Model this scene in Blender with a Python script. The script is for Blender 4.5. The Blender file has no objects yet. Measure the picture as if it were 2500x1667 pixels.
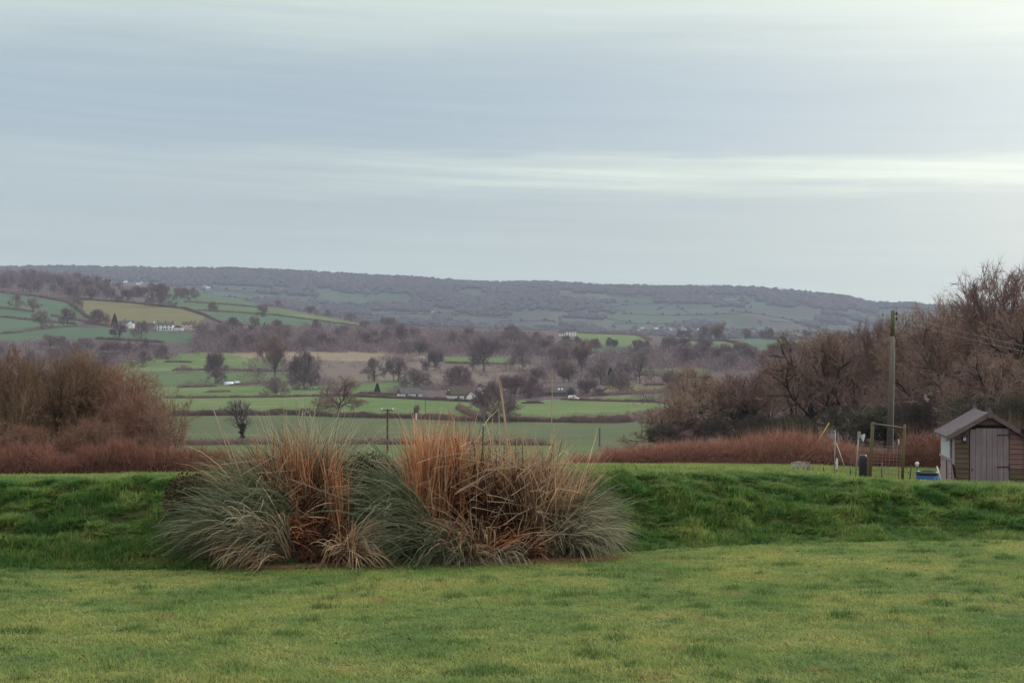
import bpy, math, random
import numpy as np
from mathutils import Vector, Matrix

# ------------------------------------------------------------------ camera, world, sun, exposure
SC = bpy.context.scene
COL = SC.collection
F, CX, CY, EYE = 3472.0, 1250.0, 833.5, 1.6      # focal length and centre in photograph pixels, eye height in m

cam_d = bpy.data.cameras.new('camera'); cam = bpy.data.objects.new('camera', cam_d); COL.objects.link(cam)
cam.location = (0, 0, EYE); cam.rotation_euler = (math.radians(90), 0, 0)
cam_d.sensor_width = 36.0; cam_d.lens = 50.0; cam_d.clip_start = 0.1; cam_d.clip_end = 40000
SC.camera = cam

SUN_AZ, SUN_EL = math.radians(50), math.radians(26)      # azimuth clockwise from +Y
world = bpy.data.worlds.new('World'); SC.world = world; world.use_nodes = True
wn, wl = world.node_tree.nodes, world.node_tree.links
wn.clear()

def wnode(t, **kw):
    n = wn.new(t)
    for k, v in kw.items(): setattr(n, k, v)
    return n
def wmath(op, a, b=None, clamp=False):
    n = wn.new('ShaderNodeMath'); n.operation = op; n.use_clamp = clamp
    for i, v in enumerate((a, b)):
        if v is None: continue
        if isinstance(v, (int, float)): n.inputs[i].default_value = v
        else: wl.new(v, n.inputs[i])
    return n.outputs[0]
def wramp(fac, stops, interp='EASE'):
    r = wn.new('ShaderNodeValToRGB'); r.color_ramp.interpolation = interp
    el = r.color_ramp.elements
    while len(el) > 1: el.remove(el[0])
    el[0].position = stops[0][0]; el[0].color = (*stops[0][1], 1)
    for p, c in stops[1:]:
        e = el.new(p); e.color = (*c, 1)
    wl.new(fac, r.inputs[0]); return r.outputs[0]
def wmix(fac, a, b, blend='MIX'):
    m = wn.new('ShaderNodeMix'); m.data_type = 'RGBA'; m.blend_type = blend
    for sock, v in ((m.inputs[0], fac), (m.inputs[6], a), (m.inputs[7], b)):
        if isinstance(v, (int, float)): sock.default_value = v
        elif isinstance(v, tuple): sock.default_value = (*v, 1)
        else: wl.new(v, sock)
    return m.outputs[2]

tc = wnode('ShaderNodeTexCoord')
sep = wnode('ShaderNodeSeparateXYZ'); wl.new(tc.outputs['Generated'], sep.inputs[0])
hx, hy, hz = sep.outputs
hor = wmath('SQRT', wmath('ADD', wmath('MULTIPLY', hx, hx), wmath('MULTIPLY', hy, hy)))
elev = wmath('ARCTAN2', hz, hor)                       # elevation above the horizon, radians
azim = wmath('ARCTAN2', hx, hy)
# cloud sheets are long flat bands: noise stretched along the horizon
comb = wnode('ShaderNodeCombineXYZ')
wl.new(hx, comb.inputs[0]); wl.new(hy, comb.inputs[1])
wl.new(wmath('MULTIPLY', elev, 5.5), comb.inputs[2])
nz = wnode('ShaderNodeTexNoise'); nz.inputs['Scale'].default_value = 2.6; nz.inputs['Detail'].default_value = 6; nz.inputs['Roughness'].default_value = 0.5
wl.new(comb.outputs[0], nz.inputs['Vector'])
comb2 = wnode('ShaderNodeCombineXYZ')
wl.new(hx, comb2.inputs[0]); wl.new(hy, comb2.inputs[1]); wl.new(wmath('MULTIPLY', elev, 16.0), comb2.inputs[2])
nz2 = wnode('ShaderNodeTexNoise'); nz2.inputs['Scale'].default_value = 5.0; nz2.inputs['Detail'].default_value = 8; nz2.inputs['Roughness'].default_value = 0.6
wl.new(comb2.outputs[0], nz2.inputs['Vector'])
wob = wmath('ADD', wmath('MULTIPLY', wmath('SUBTRACT', nz.outputs[0], 0.5), 0.040), wmath('MULTIPLY', wmath('SUBTRACT', nz2.outputs[0], 0.5), 0.026))
tilt = wmath('MULTIPLY', wmath('SINE', azim), 0.012)
band = wmath('ADD', wmath('ADD', elev, wob), tilt)
cloud = wramp(wmath('MULTIPLY', band, 1 / 1.57), [
    (0.000, (0.335, 0.412, 0.395)), (0.030, (0.33, 0.405, 0.39)), (0.050, (0.285, 0.340, 0.352)), (0.080, (0.275, 0.336, 0.362)), (0.090, (0.252, 0.318, 0.364)), (0.107, (0.242, 0.308, 0.362)),
    (0.124, (0.278, 0.338, 0.366)), (0.142, (0.385, 0.445, 0.425)), (0.20, (0.455, 0.530, 0.495)), (0.40, (0.92, 0.99, 0.97)), (1.0, (1.7, 1.78, 1.80))], 'B_SPLINE')
# wisps: fine streaks along the bands
comb3 = wnode('ShaderNodeCombineXYZ')
wl.new(hx, comb3.inputs[0]); wl.new(hy, comb3.inputs[1]); wl.new(wmath('ADD', wmath('MULTIPLY', elev, 30.0), wmath('MULTIPLY', hx, 1.2)), comb3.inputs[2])
nz3 = wnode('ShaderNodeTexNoise'); nz3.inputs['Scale'].default_value = 4.0; nz3.inputs['Detail'].default_value = 9; nz3.inputs['Roughness'].default_value = 0.62
wl.new(comb3.outputs[0], nz3.inputs['Vector'])
wisp = wramp(nz3.outputs[0], [(0.30, (0.945, 0.947, 0.955)), (0.70, (1.06, 1.055, 1.04))], 'LINEAR')
cloud = wmix(1.0, cloud, wisp, 'MULTIPLY')
# a long gap of brighter cloud low over the hills, fading out to the left
gap = wramp(wmath('MULTIPLY', band, 1 / 1.57), [(0.0, (0, 0, 0)), (0.062, (0, 0, 0)), (0.0725, (1, 1, 1)), (0.080, (1, 1, 1)), (0.0865, (0, 0, 0)), (1.0, (0, 0, 0))], 'EASE')
gaps = wn.new('ShaderNodeSeparateColor'); wl.new(gap, gaps.inputs[0])
gf = wmath('MULTIPLY', gaps.outputs[0], wmath('MULTIPLY', wmath('ADD', wmath('MULTIPLY', wmath('SINE', azim), 1.6), 0.62, True), wmath('ADD', wmath('MULTIPLY', wmath('SUBTRACT', nz3.outputs[0], 0.30), 2.2), 0.18, True)), True)
cloud = wmix(gf, cloud, (0.50, 0.565, 0.49))
# brighter cloud round the hidden sun
sd = (math.sin(SUN_AZ) * math.cos(SUN_EL * .45), math.cos(SUN_AZ) * math.cos(SUN_EL * .45), math.sin(SUN_EL * .45))
dv = wnode('ShaderNodeVectorMath', operation='DOT_PRODUCT'); wl.new(tc.outputs['Generated'], dv.inputs[0]); dv.inputs[1].default_value = sd
glow = wmath('POWER', wmath('MAXIMUM', dv.outputs['Value'], 0.0), 7.0)
glowc = wmix(glow, (0.0, 0.0, 0.0), (0.56, 0.50, 0.36))
cloud = wmix(1.0, cloud, glowc, 'ADD')
sky = wnode('ShaderNodeTexSky'); sky.sky_type = 'NISHITA'; sky.sun_disc = False
sky.sun_elevation = SUN_EL; sky.sun_rotation = SUN_AZ; sky.air_density = 1.2; sky.dust_density = 2.0
skyc = wmix(1.0, sky.outputs[0], (0.08, 0.08, 0.08), 'MULTIPLY')
final = wmix(0.94, skyc, cloud)
bg = wnode('ShaderNodeBackground'); bg.inputs[1].default_value = 1.0
wl.new(final, bg.inputs[0])
wo = wnode('ShaderNodeOutputWorld'); wl.new(bg.outputs[0], wo.inputs[0])

sun_d = bpy.data.lights.new('sun', 'SUN'); sun_d.energy = 1.5; sun_d.angle = math.radians(14); sun_d.color = (1.0, 0.93, 0.84)
sun = bpy.data.objects.new('sun', sun_d); COL.objects.link(sun)
sdir = Vector((math.sin(SUN_AZ) * math.cos(SUN_EL), math.cos(SUN_AZ) * math.cos(SUN_EL), math.sin(SUN_EL)))
sun.rotation_euler = (-sdir).to_track_quat('-Z', 'Y').to_euler()
sun.location = (30, -10, 40)

SC.view_settings.view_transform = 'Standard'; SC.view_settings.look = 'None'
SC.view_settings.exposure = 0.74; SC.view_settings.gamma = 1.0; SC.view_settings.use_curve_mapping = False
cy = SC.cycles
cy.max_bounces = 5; cy.diffuse_bounces = 2; cy.glossy_bounces = 2; cy.transmission_bounces = 2; cy.volume_bounces = 1; cy.transparent_max_bounces = 8
cy.use_denoising = True
try: cy.denoising_prefilter = 'ACCURATE'
except Exception: pass

# ------------------------------------------------------------------ helpers: meshes and scene graph
rng = np.random.default_rng(11)
R = random.Random(5)

def hash2(ix, iy, seed):
    h = np.sin(ix * 127.1 + iy * 311.7 + seed * 74.7) * 43758.5453
    return h - np.floor(h)
def vnoise(x, y, seed=0):
    x = np.asarray(x, float); y = np.asarray(y, float)
    ix, iy = np.floor(x), np.floor(y); fx, fy = x - ix, y - iy
    fx = fx * fx * (3 - 2 * fx); fy = fy * fy * (3 - 2 * fy)
    a, b = hash2(ix, iy, seed), hash2(ix + 1, iy, seed)
    c, d = hash2(ix, iy + 1, seed), hash2(ix + 1, iy + 1, seed)
    return (a + (b - a) * fx) * (1 - fy) + (c + (d - c) * fx) * fy
def fbm(x, y, seed=0, oct=3):
    s, a, t = 0, 0.5, 0
    for k in range(oct):
        s = s + a * vnoise(np.asarray(x) * 2 ** k, np.asarray(y) * 2 ** k, seed + k * 13); t += a; a *= .5
    return s / t

def add_shade(me, per, seed=0):
    a = me.attributes.new('shade', 'FLOAT', 'POINT'); n = len(me.vertices)
    a.data.foreach_set('value', np.repeat(np.random.default_rng(seed).random(n // per + 1), per)[:n].astype(np.float32)); return me
def mesh_np(name, verts, faces, mats=(), midx=None, smooth=False):
    """verts (N,3) array, faces (M,3) or (M,4) array"""
    me = bpy.data.meshes.new(name)
    verts = np.ascontiguousarray(verts, np.float32); faces = np.ascontiguousarray(faces, np.int32)
    k = faces.shape[1]
    me.vertices.add(len(verts)); me.vertices.foreach_set('co', verts.ravel())
    me.loops.add(faces.size); me.loops.foreach_set('vertex_index', faces.ravel())
    me.polygons.add(len(faces)); me.polygons.foreach_set('loop_start', np.arange(0, faces.size, k, dtype=np.int32))
    if midx is not None: me.polygons.foreach_set('material_index', np.ascontiguousarray(midx, np.int32))
    if smooth: me.polygons.foreach_set('use_smooth', np.ones(len(faces), bool))
    for m in mats: me.materials.append(m)
    me.update(calc_edges=True); me.validate()
    return me

class MB:
    """collects boxes, tubes and quads for one mesh; mixed polygons"""
    def __init__(self): self.v, self.f, self.m = [], [], []
    def add(self, verts, faces, mi=0):
        o = len(self.v); self.v += [tuple(p) for p in verts]
        self.f += [tuple(i + o for i in f) for f in faces]; self.m += [mi] * len(faces); return self
    def box(self, c, s, mi=0, rot=None, taper=1.0):
        hx_, hy_, hz_ = s[0] / 2, s[1] / 2, s[2] / 2
        vs = []
        for z in (-1, 1):
            k = taper if z > 0 else 1.0
            for y in (-1, 1):
                for x in (-1, 1): vs.append(Vector((x * hx_ * k, y * hy_ * k, z * hz_)))
        if rot is not None: vs = [rot @ v for v in vs]
        vs = [v + Vector(c) for v in vs]
        return self.add(vs, [(0, 2, 3, 1), (4, 5, 7, 6), (0, 1, 5, 4), (2, 6, 7, 3), (0, 4, 6, 2), (1, 3, 7, 5)], mi)
    def tube(self, pts, rad, n=6, mi=0, cap=True):
        pts = [Vector(p) for p in pts]
        if isinstance(rad, (int, float)): rad = [rad] * len(pts)
        vs = []
        for i, p in enumerate(pts):
            t = (pts[min(i + 1, len(pts) - 1)] - pts[max(i - 1, 0)])
            if t.length < 1e-9: t = Vector((0, 0, 1))
            t.normalize()
            a = Vector((1, 0, 0)) if abs(t.x) < .8 else Vector((0, 1, 0))
            u = t.cross(a).normalized(); w = t.cross(u)
            for k in range(n):
                th = 2 * math.pi * k / n
                vs.append(p + (u * math.cos(th) + w * math.sin(th)) * rad[i])
        fs = []
        for i in range(len(pts) - 1):
            for k in range(n):
                fs.append((i * n + k, i * n + (k + 1) % n, (i + 1) * n + (k + 1) % n, (i + 1) * n + k))
        if cap:
            fs.append(tuple(range(n - 1, -1, -1))); fs.append(tuple((len(pts) - 1) * n + k for k in range(n)))
        return self.add(vs, fs, mi)
    def lathe(self, prof, n=16, mi=0, c=(0, 0, 0), cap=True):
        vs = [(c[0] + r * math.cos(2 * math.pi * k / n), c[1] + r * math.sin(2 * math.pi * k / n), c[2] + z) for r, z in prof for k in range(n)]
        fs = [(i * n + k, i * n + (k + 1) % n, (i + 1) * n + (k + 1) % n, (i + 1) * n + k) for i in range(len(prof) - 1) for k in range(n)]
        if cap:
            fs.append(tuple(range(n - 1, -1, -1))); fs.append(tuple((len(prof) - 1) * n + k for k in range(n)))
        return self.add(vs, fs, mi)
    def mesh(self, name, *mats, smooth=False):
        me = bpy.data.meshes.new(name); me.from_pydata(self.v, [], self.f)
        for m in mats: me.materials.append(m)
        me.polygons.foreach_set('material_index', self.m)
        if smooth: me.polygons.foreach_set('use_smooth', [True] * len(me.polygons))
        me.update(); return me

def obj(name, me, parent=None, loc=(0, 0, 0), rotz=0.0):
    o = bpy.data.objects.new(name, me); COL.objects.link(o)
    if parent is not None: o.parent = parent
    o.location = loc; o.rotation_euler = (0, 0, rotz); return o
def tag(o, label=None, cat=None, group=None, kind=None):
    for k, v in (('label', label), ('category', cat), ('group', group), ('kind', kind)):
        if v is not None: o[k] = v
    return o
def thing(name, label, cat, loc=(0, 0, 0), rotz=0.0, group=None):
    return tag(obj(name, None, None, loc, rotz), label, cat, group)
def copy_tree(o, parent=None):
    c = o.copy(); COL.objects.link(c); c.parent = parent
    for ch in list(o.children): copy_tree(ch, c)
    return c

# ------------------------------------------------------------------ materials (procedural)
class NT:
    def __init__(self, name, rough=0.9, spec=0.15):
        self.m = bpy.data.materials.new(name); self.m.use_nodes = True
        self.n, self.l = self.m.node_tree.nodes, self.m.node_tree.links
        self.b = self.n['Principled BSDF']; self.b.inputs['Roughness'].default_value = rough
        self.b.inputs['Specular IOR Level'].default_value = spec
    def node(self, t, **kw):
        n = self.n.new(t)
        for k, v in kw.items(): setattr(n, k, v)
        return n
    def pos(self, scale=(1, 1, 1), space='world'):
        if space == 'world': src = self.node('ShaderNodeNewGeometry').outputs['Position']
        else: src = self.node('ShaderNodeTexCoord').outputs['Object']
        mp = self.node('ShaderNodeMapping'); mp.inputs['Scale'].default_value = scale
        self.l.new(src, mp.inputs[0]); return mp.outputs[0]
    def noise(self, vec, scale, detail=4, rough=.55):
        n = self.node('ShaderNodeTexNoise'); n.inputs['Scale'].default_value = scale
        n.inputs['Detail'].default_value = detail; n.inputs['Roughness'].default_value = rough
        self.l.new(vec, n.inputs['Vector']); return n.outputs[0]
    def ramp(self, fac, stops):
        r = self.node('ShaderNodeValToRGB'); el = r.color_ramp.elements
        while len(el) > 1: el.remove(el[0])
        el[0].position = stops[0][0]; el[0].color = (*stops[0][1], 1)
        for p, c in stops[1:]:
            e = el.new(p); e.color = (*c, 1)
        self.l.new(fac, r.inputs[0]); return r.outputs[0]
    def mix(self, fac, a, b, blend='MIX'):
        m = self.node('ShaderNodeMix', data_type='RGBA', blend_type=blend)
        for sock, v in ((m.inputs[0], fac), (m.inputs[6], a), (m.inputs[7], b)):
            if isinstance(v, (int, float)): sock.default_value = v
            elif isinstance(v, tuple): sock.default_value = (*v, 1)
            else: self.l.new(v, sock)
        return m.outputs[2]
    def math(self, op, a, b=0.0):
        n = self.node('ShaderNodeMath', operation=op)
        for i, v in enumerate((a, b)):
            if isinstance(v, (int, float)): n.inputs[i].default_value = v
            else: self.l.new(v, n.inputs[i])
        return n.outputs[0]
    def bump(self, h, strength=.3, dist=.02):
        b = self.node('ShaderNodeBump'); b.inputs['Strength'].default_value = strength; b.inputs['Distance'].default_value = dist
        self.l.new(h, b.inputs['Height']); self.l.new(b.outputs[0], self.b.inputs['Normal'])
    def out(self, col):
        if isinstance(col, tuple): self.b.inputs['Base Color'].default_value = (*col, 1)
        else: self.l.new(col, self.b.inputs['Base Color'])
        return self.m
    def leafy(self, col, k=.4):
        """thin leaf: part of the light passes through"""
        self.out(col); tr = self.node('ShaderNodeBsdfTranslucent'); mx = self.node('ShaderNodeMixShader'); mx.inputs[0].default_value = k
        if isinstance(col, tuple): tr.inputs[0].default_value = (*col, 1)
        else: self.l.new(col, tr.inputs[0])
        self.l.new(self.b.outputs[0], mx.inputs[1]); self.l.new(tr.outputs[0], mx.inputs[2])
        self.l.new(mx.outputs[0], self.n['Material Output'].inputs['Surface']); return self.m
    def shade(self, col, lo=.55, hi=1.5):
        """each leaf is a little lighter or darker than its neighbour"""
        a = self.node('ShaderNodeAttribute', attribute_name='shade'); k = self.math('ADD', self.math('MULTIPLY', a.outputs['Fac'], hi - lo), lo)
        cc = self.node('ShaderNodeCombineColor')
        for i in range(3): self.l.new(k, cc.inputs[i])
        return self.mix(1.0, col, cc.outputs[0], 'MULTIPLY')
    def rand(self): return self.node('ShaderNodeObjectInfo').outputs['Random']

def mul(c, k): return tuple(x * k for x in c)
def m_simple(name, c, var=.25, scale=3.0, rough=.9, spec=.15, space='obj'):
    t = NT(name, rough, spec); n = t.noise(t.pos(space=space), scale, 5)
    return t.out(t.ramp(n, [(.3, mul(c, 1 - var)), (.7, mul(c, 1 + var))]))
def m_twig(name, a, b, c=None, scale=.35):
    """bark and twig colour: grain along the crown plus a shift from tree to tree"""
    t = NT(name, .95, .05); n = t.noise(t.pos(), scale, 3)
    col = t.ramp(n, [(.3, a), (.7, b)])
    if c is not None: col = t.mix(t.rand(), col, c)
    r = t.math('ADD', t.math('MULTIPLY', t.rand(), .5), .75)
    cc = t.node('ShaderNodeCombineColor'); 
    for i in range(3): t.l.new(r, cc.inputs[i])
    return t.out(t.mix(1.0, col, cc.outputs[0], 'MULTIPLY'))
def m_wood(name, a, b, stretch=(14, 14, 1.0), rough=.85, scale=2.0):
    t = NT(name, rough, .2); v = t.pos(stretch, 'obj'); n = t.noise(v, scale, 6, .65)
    t.bump(n, .25, .01); n2 = t.noise(t.pos((1, 1, 1), 'obj'), 2.3, 4)
    col = t.ramp(n, [(.3, a), (.7, b)])
    return t.out(t.mix(n2, col, mul(a, .75)))

def m_grassland(name, a, b, patch=.02, fine=1.5, straw=None):
    t = NT(name, .95, .05)
    p = t.pos()
    n1 = t.noise(p, patch, 5, .6); n2 = t.noise(p, fine, 3)
    col = t.ramp(n1, [(.35, a), (.65, b)])
    col = t.mix(t.math('MULTIPLY', n2, .35), col, mul(a, .6))
    if straw is not None:
        n3 = t.noise(p, patch * 4, 3); col = t.mix(t.math('MULTIPLY', t.math('GREATER_THAN', n3, .6), .35), col, straw)
    return t.out(col)

G_BRIGHT = m_grassland('field_grass_bright', (.075, .120, .042), (.108, .145, .055), straw=(.17, .16, .08))  # brightest of the pasture greens
G_MID = m_grassland('field_grass_mid', (.062, .102, .040), (.086, .120, .050), straw=(.13, .13, .07))
G_DEEP = m_grassland('field_grass_deep', (.055, .095, .058), (.075, .112, .066))
G_DULL = m_grassland('field_grass_dull', (.066, .086, .042), (.084, .100, .050), straw=(.12, .11, .08))
TAN = m_grassland('field_stubble', (.115, .093, .076), (.140, .115, .090))
TANPALE = m_grassland('field_straw', (.175, .142, .100), (.21, .170, .118))
OLIVE = m_grassland('field_olive', (.115, .105, .050), (.135, .125, .060))
ROUGH = m_grassland('rough_ground', (.075, .058, .058), (.100, .078, .075), straw=(.11, .078, .075))

# ------------------------------------------------------------------ terrain
XC = np.array([-700, 0, 450, 900, 1400, 1700, 2000, 2150, 2500, 3200], float)
ROWS = [
 (4,    [2361] * 10),
 (20,   [1175, 1175, 1171, 1160, 1152, 1154, 1168, 1189, 1200, 1204]),
 (25,   [1171, 1171, 1167, 1154, 1147, 1146, 1160, 1184, 1198, 1200]),
 (34,   [1166, 1166, 1163, 1150, 1140, 1140, 1160, 1184, 1196, 1196]),
 (40,   [1163, 1163, 1160, 1146, 1136, 1136, 1142, 1152, 1158, 1158]),
 (50,   [1150, 1150, 1147, 1138, 1128, 1124, 1124, 1128, 1130, 1130]),
 (70,   [1138, 1138, 1135, 1130, 1118, 1108, 1106, 1108, 1110, 1110]),
 (100,  [1126, 1126, 1124, 1120, 1108, 1096, 1094, 1094, 1094, 1094]),
 (150,  [1112, 1112, 1110, 1108, 1100, 1087, 1084, 1084, 1084, 1084]),
 (200,  [1099, 1099, 1099, 1098, 1092, 1079, 1076, 1074, 1070, 1070]),
 (250,  [1082, 1082, 1082, 1082, 1077, 1062, 1056, 1052, 1050, 1050]),
 (330,  [1042, 1042, 1043, 1046, 1046, 1030, 1024, 1022, 1020, 1020]),
 (400,  [1016, 1016, 1016, 1020, 1026, 1006, 1000, 1000, 1000, 1000]),
 (500,  [991, 991, 991, 993, 995, 985, 980, 978, 975, 975]),
 (600,  [968, 968, 968, 969, 972, 968, 960, 955, 950, 950]),
 (750,  [935, 935, 936, 938, 942, 938, 930, 925, 920, 920]),
 (900,  [893, 895, 898, 905, 908, 905, 898, 892, 888, 888]),
 (1000, [848, 850, 858, 876, 884, 882, 875, 870, 866, 866]),
 (1100, [806, 812, 812, 852, 862, 860, 855, 852, 850, 850]),
 (1300, [752, 762, 771, 818, 824, 838, 838, 838, 838, 838]),
 (1500, [712, 724, 737, 799, 812, 828, 831, 834, 834, 834]),
 (1700, [684, 697, 716, 793, 810, 825, 829, 832, 832, 832]),
 (1900, [664, 676, 706, 792, 812, 826, 830, 832, 832, 832]),
 (2100, [660, 672, 706, 796, 816, 828, 832, 834, 834, 834]),
 (2600, [705, 725, 745, 806, 818, 830, 834, 836, 836, 836]),
]
RIDGE = np.array([(-700, 640), (0, 652), (190, 652), (300, 654), (420, 657), (560, 656), (750, 664), (900, 674), (1000, 677), (1120, 687), (1200, 691),
                  (1330, 689), (1480, 698), (1600, 700), (1770, 701), (1850, 703), (1940, 711), (2000, 718), (2060, 724), (2090, 730), (2125, 740), (2240, 741), (2290, 748), (2500, 750), (3200, 742)], float)
RREL = [(3000, 122), (3200, 112), (3600, 85), (4000, 46), (4400, 15), (4700, 3), (5000, 12), (6200, 70)]
LD = np.log(np.array([r[0] for r in ROWS] + [r[0] for r in RREL], float))
XF = np.arange(-700, 3201, 20.0)
TAB = np.array([np.interp(XF, XC, r[1]) for r in ROWS] + [np.interp(XF, RIDGE[:, 0], RIDGE[:, 1]) + k for _, k in RREL])

def foot_d(x): return np.interp(x, [-700, 0, 450, 1000, 1400, 1550, 1900, 2500, 3200], [13.3, 13.4, 13.3, 13.6, 14.4, 15.0, 15.8, 16.25, 16.5])
def crest_y(x): return np.interp(x, [-700, 0, 300, 450, 1000, 1500, 1900, 2100, 2500, 3200], [1184, 1184, 1178, 1175, 1165, 1162, 1167, 1185, 1199, 1203])
def table_y(x, d):
    x = np.clip(np.asarray(x, float), -699.9, 3199.9); ld = np.clip(np.log(np.maximum(d, 4.1)), LD[0], LD[-1] - 1e-6)
    fx = (x + 700) / 20.0; ix = np.floor(fx).astype(int); fx = fx - ix
    k = np.clip(np.searchsorted(LD, ld, side='right') - 1, 0, len(LD) - 2)
    fd = (ld - LD[k]) / (LD[k + 1] - LD[k])
    a = TAB[k, ix] * (1 - fx) + TAB[k, ix + 1] * fx
    b = TAB[k + 1, ix] * (1 - fx) + TAB[k + 1, ix + 1] * fx
    return a * (1 - fd) + b * fd
def ground_z(X, Y):
    """height of the land at world X, Y"""
    X = np.asarray(X, float); Y = np.asarray(Y, float)
    Yc = np.maximum(Y, 2.0); x = CX + X / Yc * F
    x = np.clip(x, -699, 3199)
    lawn = -0.04 * Y + 0.02 * (fbm(X * .5, Y * .5, 3) - .5) 
    fd = foot_d(x); cd = fd + 2.0
    zc = EYE + (CY - crest_y(x)) / F * cd
    zf = -0.04 * fd
    t = np.clip((Y - fd) / 2.0, 0, 1); s = t * t * (3 - 2 * t) * .55 + t * .45
    bank = zf + (zc - zf) * s
    lump = (fbm(X * 1.5, Y * 1.5, 7) - .5) * .10 + (fbm(X * 4.6, Y * 4.6, 19, 2) - .5) * .23
    bank = bank + lump * np.clip(t * 3, 0, 1) * np.clip((cd + .5 - Y) / .8, 0.12, 1)
    zt = EYE + (CY - table_y(x, np.maximum(Y, 20.0))) / F * Y
    e = np.clip((Y - cd) / np.maximum(21.5 - cd, .5), 0, 1); e = e * e * (3 - 2 * e)
    far = bank * (1 - e) + (EYE + (CY - table_y(x, Y)) / F * Y) * e
    far = far + np.where(Y > 60, (fbm(X * .012, Y * .012, 31) - .5) * np.minimum(Y / 400, 1.2), 0) + np.where((Y > 20) & (Y < 60), (fbm(X * .8, Y * .8, 5) - .5) * .06, 0)
    return np.where(Y < fd, lawn, far)
def gz(X, Y): return float(ground_z(np.array([X]), np.array([Y]))[0])
DS = np.exp(np.linspace(math.log(22), math.log(5200), 4000))
def hit(x, y, dmin=45.0):
    """depth at which the land shows at photograph position x, y"""
    X = (x - CX) / F * DS; yy = CY - (ground_z(X, DS) - EYE) / DS * F
    ok = np.nonzero((yy <= y) & (DS >= dmin))[0]
    return float(DS[ok[0]]) if len(ok) else float(DS[-1])
def at(x, y, dmin=45.0):
    d = hit(x, y, dmin); X = (x - CX) / F * d
    return Vector((X, d, gz(X, d)))
def on(x, d):
    X = (x - CX) / F * d; return Vector((X, d, gz(X, d)))
def px(d): return F / d                     # photograph pixels per metre at depth d

FIELDS = [   # polygon in photograph pixels, material, depth range, name
 ([(-50, 1130), (560, 1128), (1460, 1120), (1460, 1088), (900, 1085), (430, 1088), (-50, 1095)], G_MID, (55, 260)),
 ([(-50, 1090), (430, 1086), (900, 1084), (1330, 1087), (1600, 1095), (1640, 1012), (1530, 1028), (1140, 1025), (850, 1016), (430, 1013), (-50, 1018)], G_DULL, (180, 420)),
 ([(1330, 1125), (1400, 1135), (2100, 1132), (2100, 1080), (1560, 1086)], G_BRIGHT, (46, 175)),
 ([(230, 1013), (850, 1016), (1150, 1027), (1230, 1028), (1120, 972), (850, 968), (230, 969)], G_BRIGHT, (330, 640)),
 ([(1190, 1028), (1530, 1030), (1620, 1008), (1800, 1000), (1700, 984), (1370, 975), (1200, 980)], G_BRIGHT, (330, 640)),
 ([(1390, 974), (1700, 984), (1720, 962), (1560, 962)], G_BRIGHT, (560, 690)),
 ([(250, 968), (800, 967), (800, 940), (250, 944)], G_BRIGHT, (560, 780)),
 ([(250, 942), (740, 937), (740, 908), (280, 910)], G_MID, (700, 900)),
 ([(250, 908), (520, 906), (700, 906), (700, 882), (480, 860), (330, 876)], G_BRIGHT, (840, 1060)),
 ([(860, 964), (1000, 966), (1015, 930), (850, 935)], G_MID, (580, 780)),
 ([(740, 934), (1000, 936), (1340, 930), (1385, 896), (1000, 882), (790, 880)], TAN, (720, 1000)),
 ([(520, 882), (760, 880), (990, 882), (1080, 862), (700, 858), (480, 860)], TANPALE, (900, 1120)),
 ([(1080, 888), (1170, 890), (1260, 890), (1250, 872), (1080, 872)], G_BRIGHT, (900, 1080)),
 ([(1580, 918), (1720, 920), (1720, 900), (1580, 900)], G_BRIGHT, (820, 980)),
 ([(1340, 930), (1700, 945), (1720, 920), (1580, 918), (1340, 905)], TAN, (700, 900)),
 ([(1470, 962), (1640, 960), (1660, 940), (1470, 940)], OLIVE, (600, 760)),
 ([(-80, 835), (232, 826), (187, 792), (204, 768), (166, 738), (85, 723), (-80, 710)], G_DEEP, (980, 1720)),
 ([(191, 730), (319, 739), (446, 753), (500, 772), (478, 806), (300, 804), (215, 778), (170, 742)], OLIVE, (1050, 1650)),
 ([(187, 800), (276, 798), (300, 806), (470, 812), (470, 840), (400, 837), (232, 828)], G_DEEP, (1000, 1200)),
 ([(400, 745), (446, 752), (629, 749), (720, 760), (640, 722), (514, 707), (400, 702)], G_DEEP, (1300, 1900)),
 ([(450, 752), (480, 757), (669, 769), (790, 768), (629, 751), (450, 738)], G_MID, (1150, 1700)),
 ([(482, 758), (556, 796), (760, 800), (886, 797), (669, 770)], G_DEEP, (1100, 1600)),
 ([(660, 770), (886, 797), (900, 790), (800, 768), (680, 755)], G_BRIGHT, (1200, 1700)),
 ([(1400, 812), (1553, 818), (1585, 831), (1560, 846), (1420, 834)], G_BRIGHT, (1100, 2000)),
 ([(1320, 836), (1420, 834), (1560, 847), (1560, 862), (1330, 858)], G_DEEP, (1000, 1500)),
 ([(1545, 808), (1625, 810), (1630, 822), (1560, 820)], OLIVE, (1300, 2300)),
 ([(1678, 832), (1768, 832), (1845, 855), (1800, 866), (1680, 852)], G_MID, (1000, 1800)),
 ([(1802, 826), (2104, 832), (2104, 850), (1850, 856)], G_DEEP, (1000, 2100)),
]
def inside(px_, py_, poly):
    c = np.zeros(px_.shape, bool); n = len(poly)
    for i in range(n):
        x1, y1 = poly[i]; x2, y2 = poly[(i + 1) % n]
        if y1 == y2: continue
        cond = ((y1 > py_) != (y2 > py_)) & (px_ < (x2 - x1) * (py_ - y1) / (y2 - y1) + x1)
        c ^= cond
    return c

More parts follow.
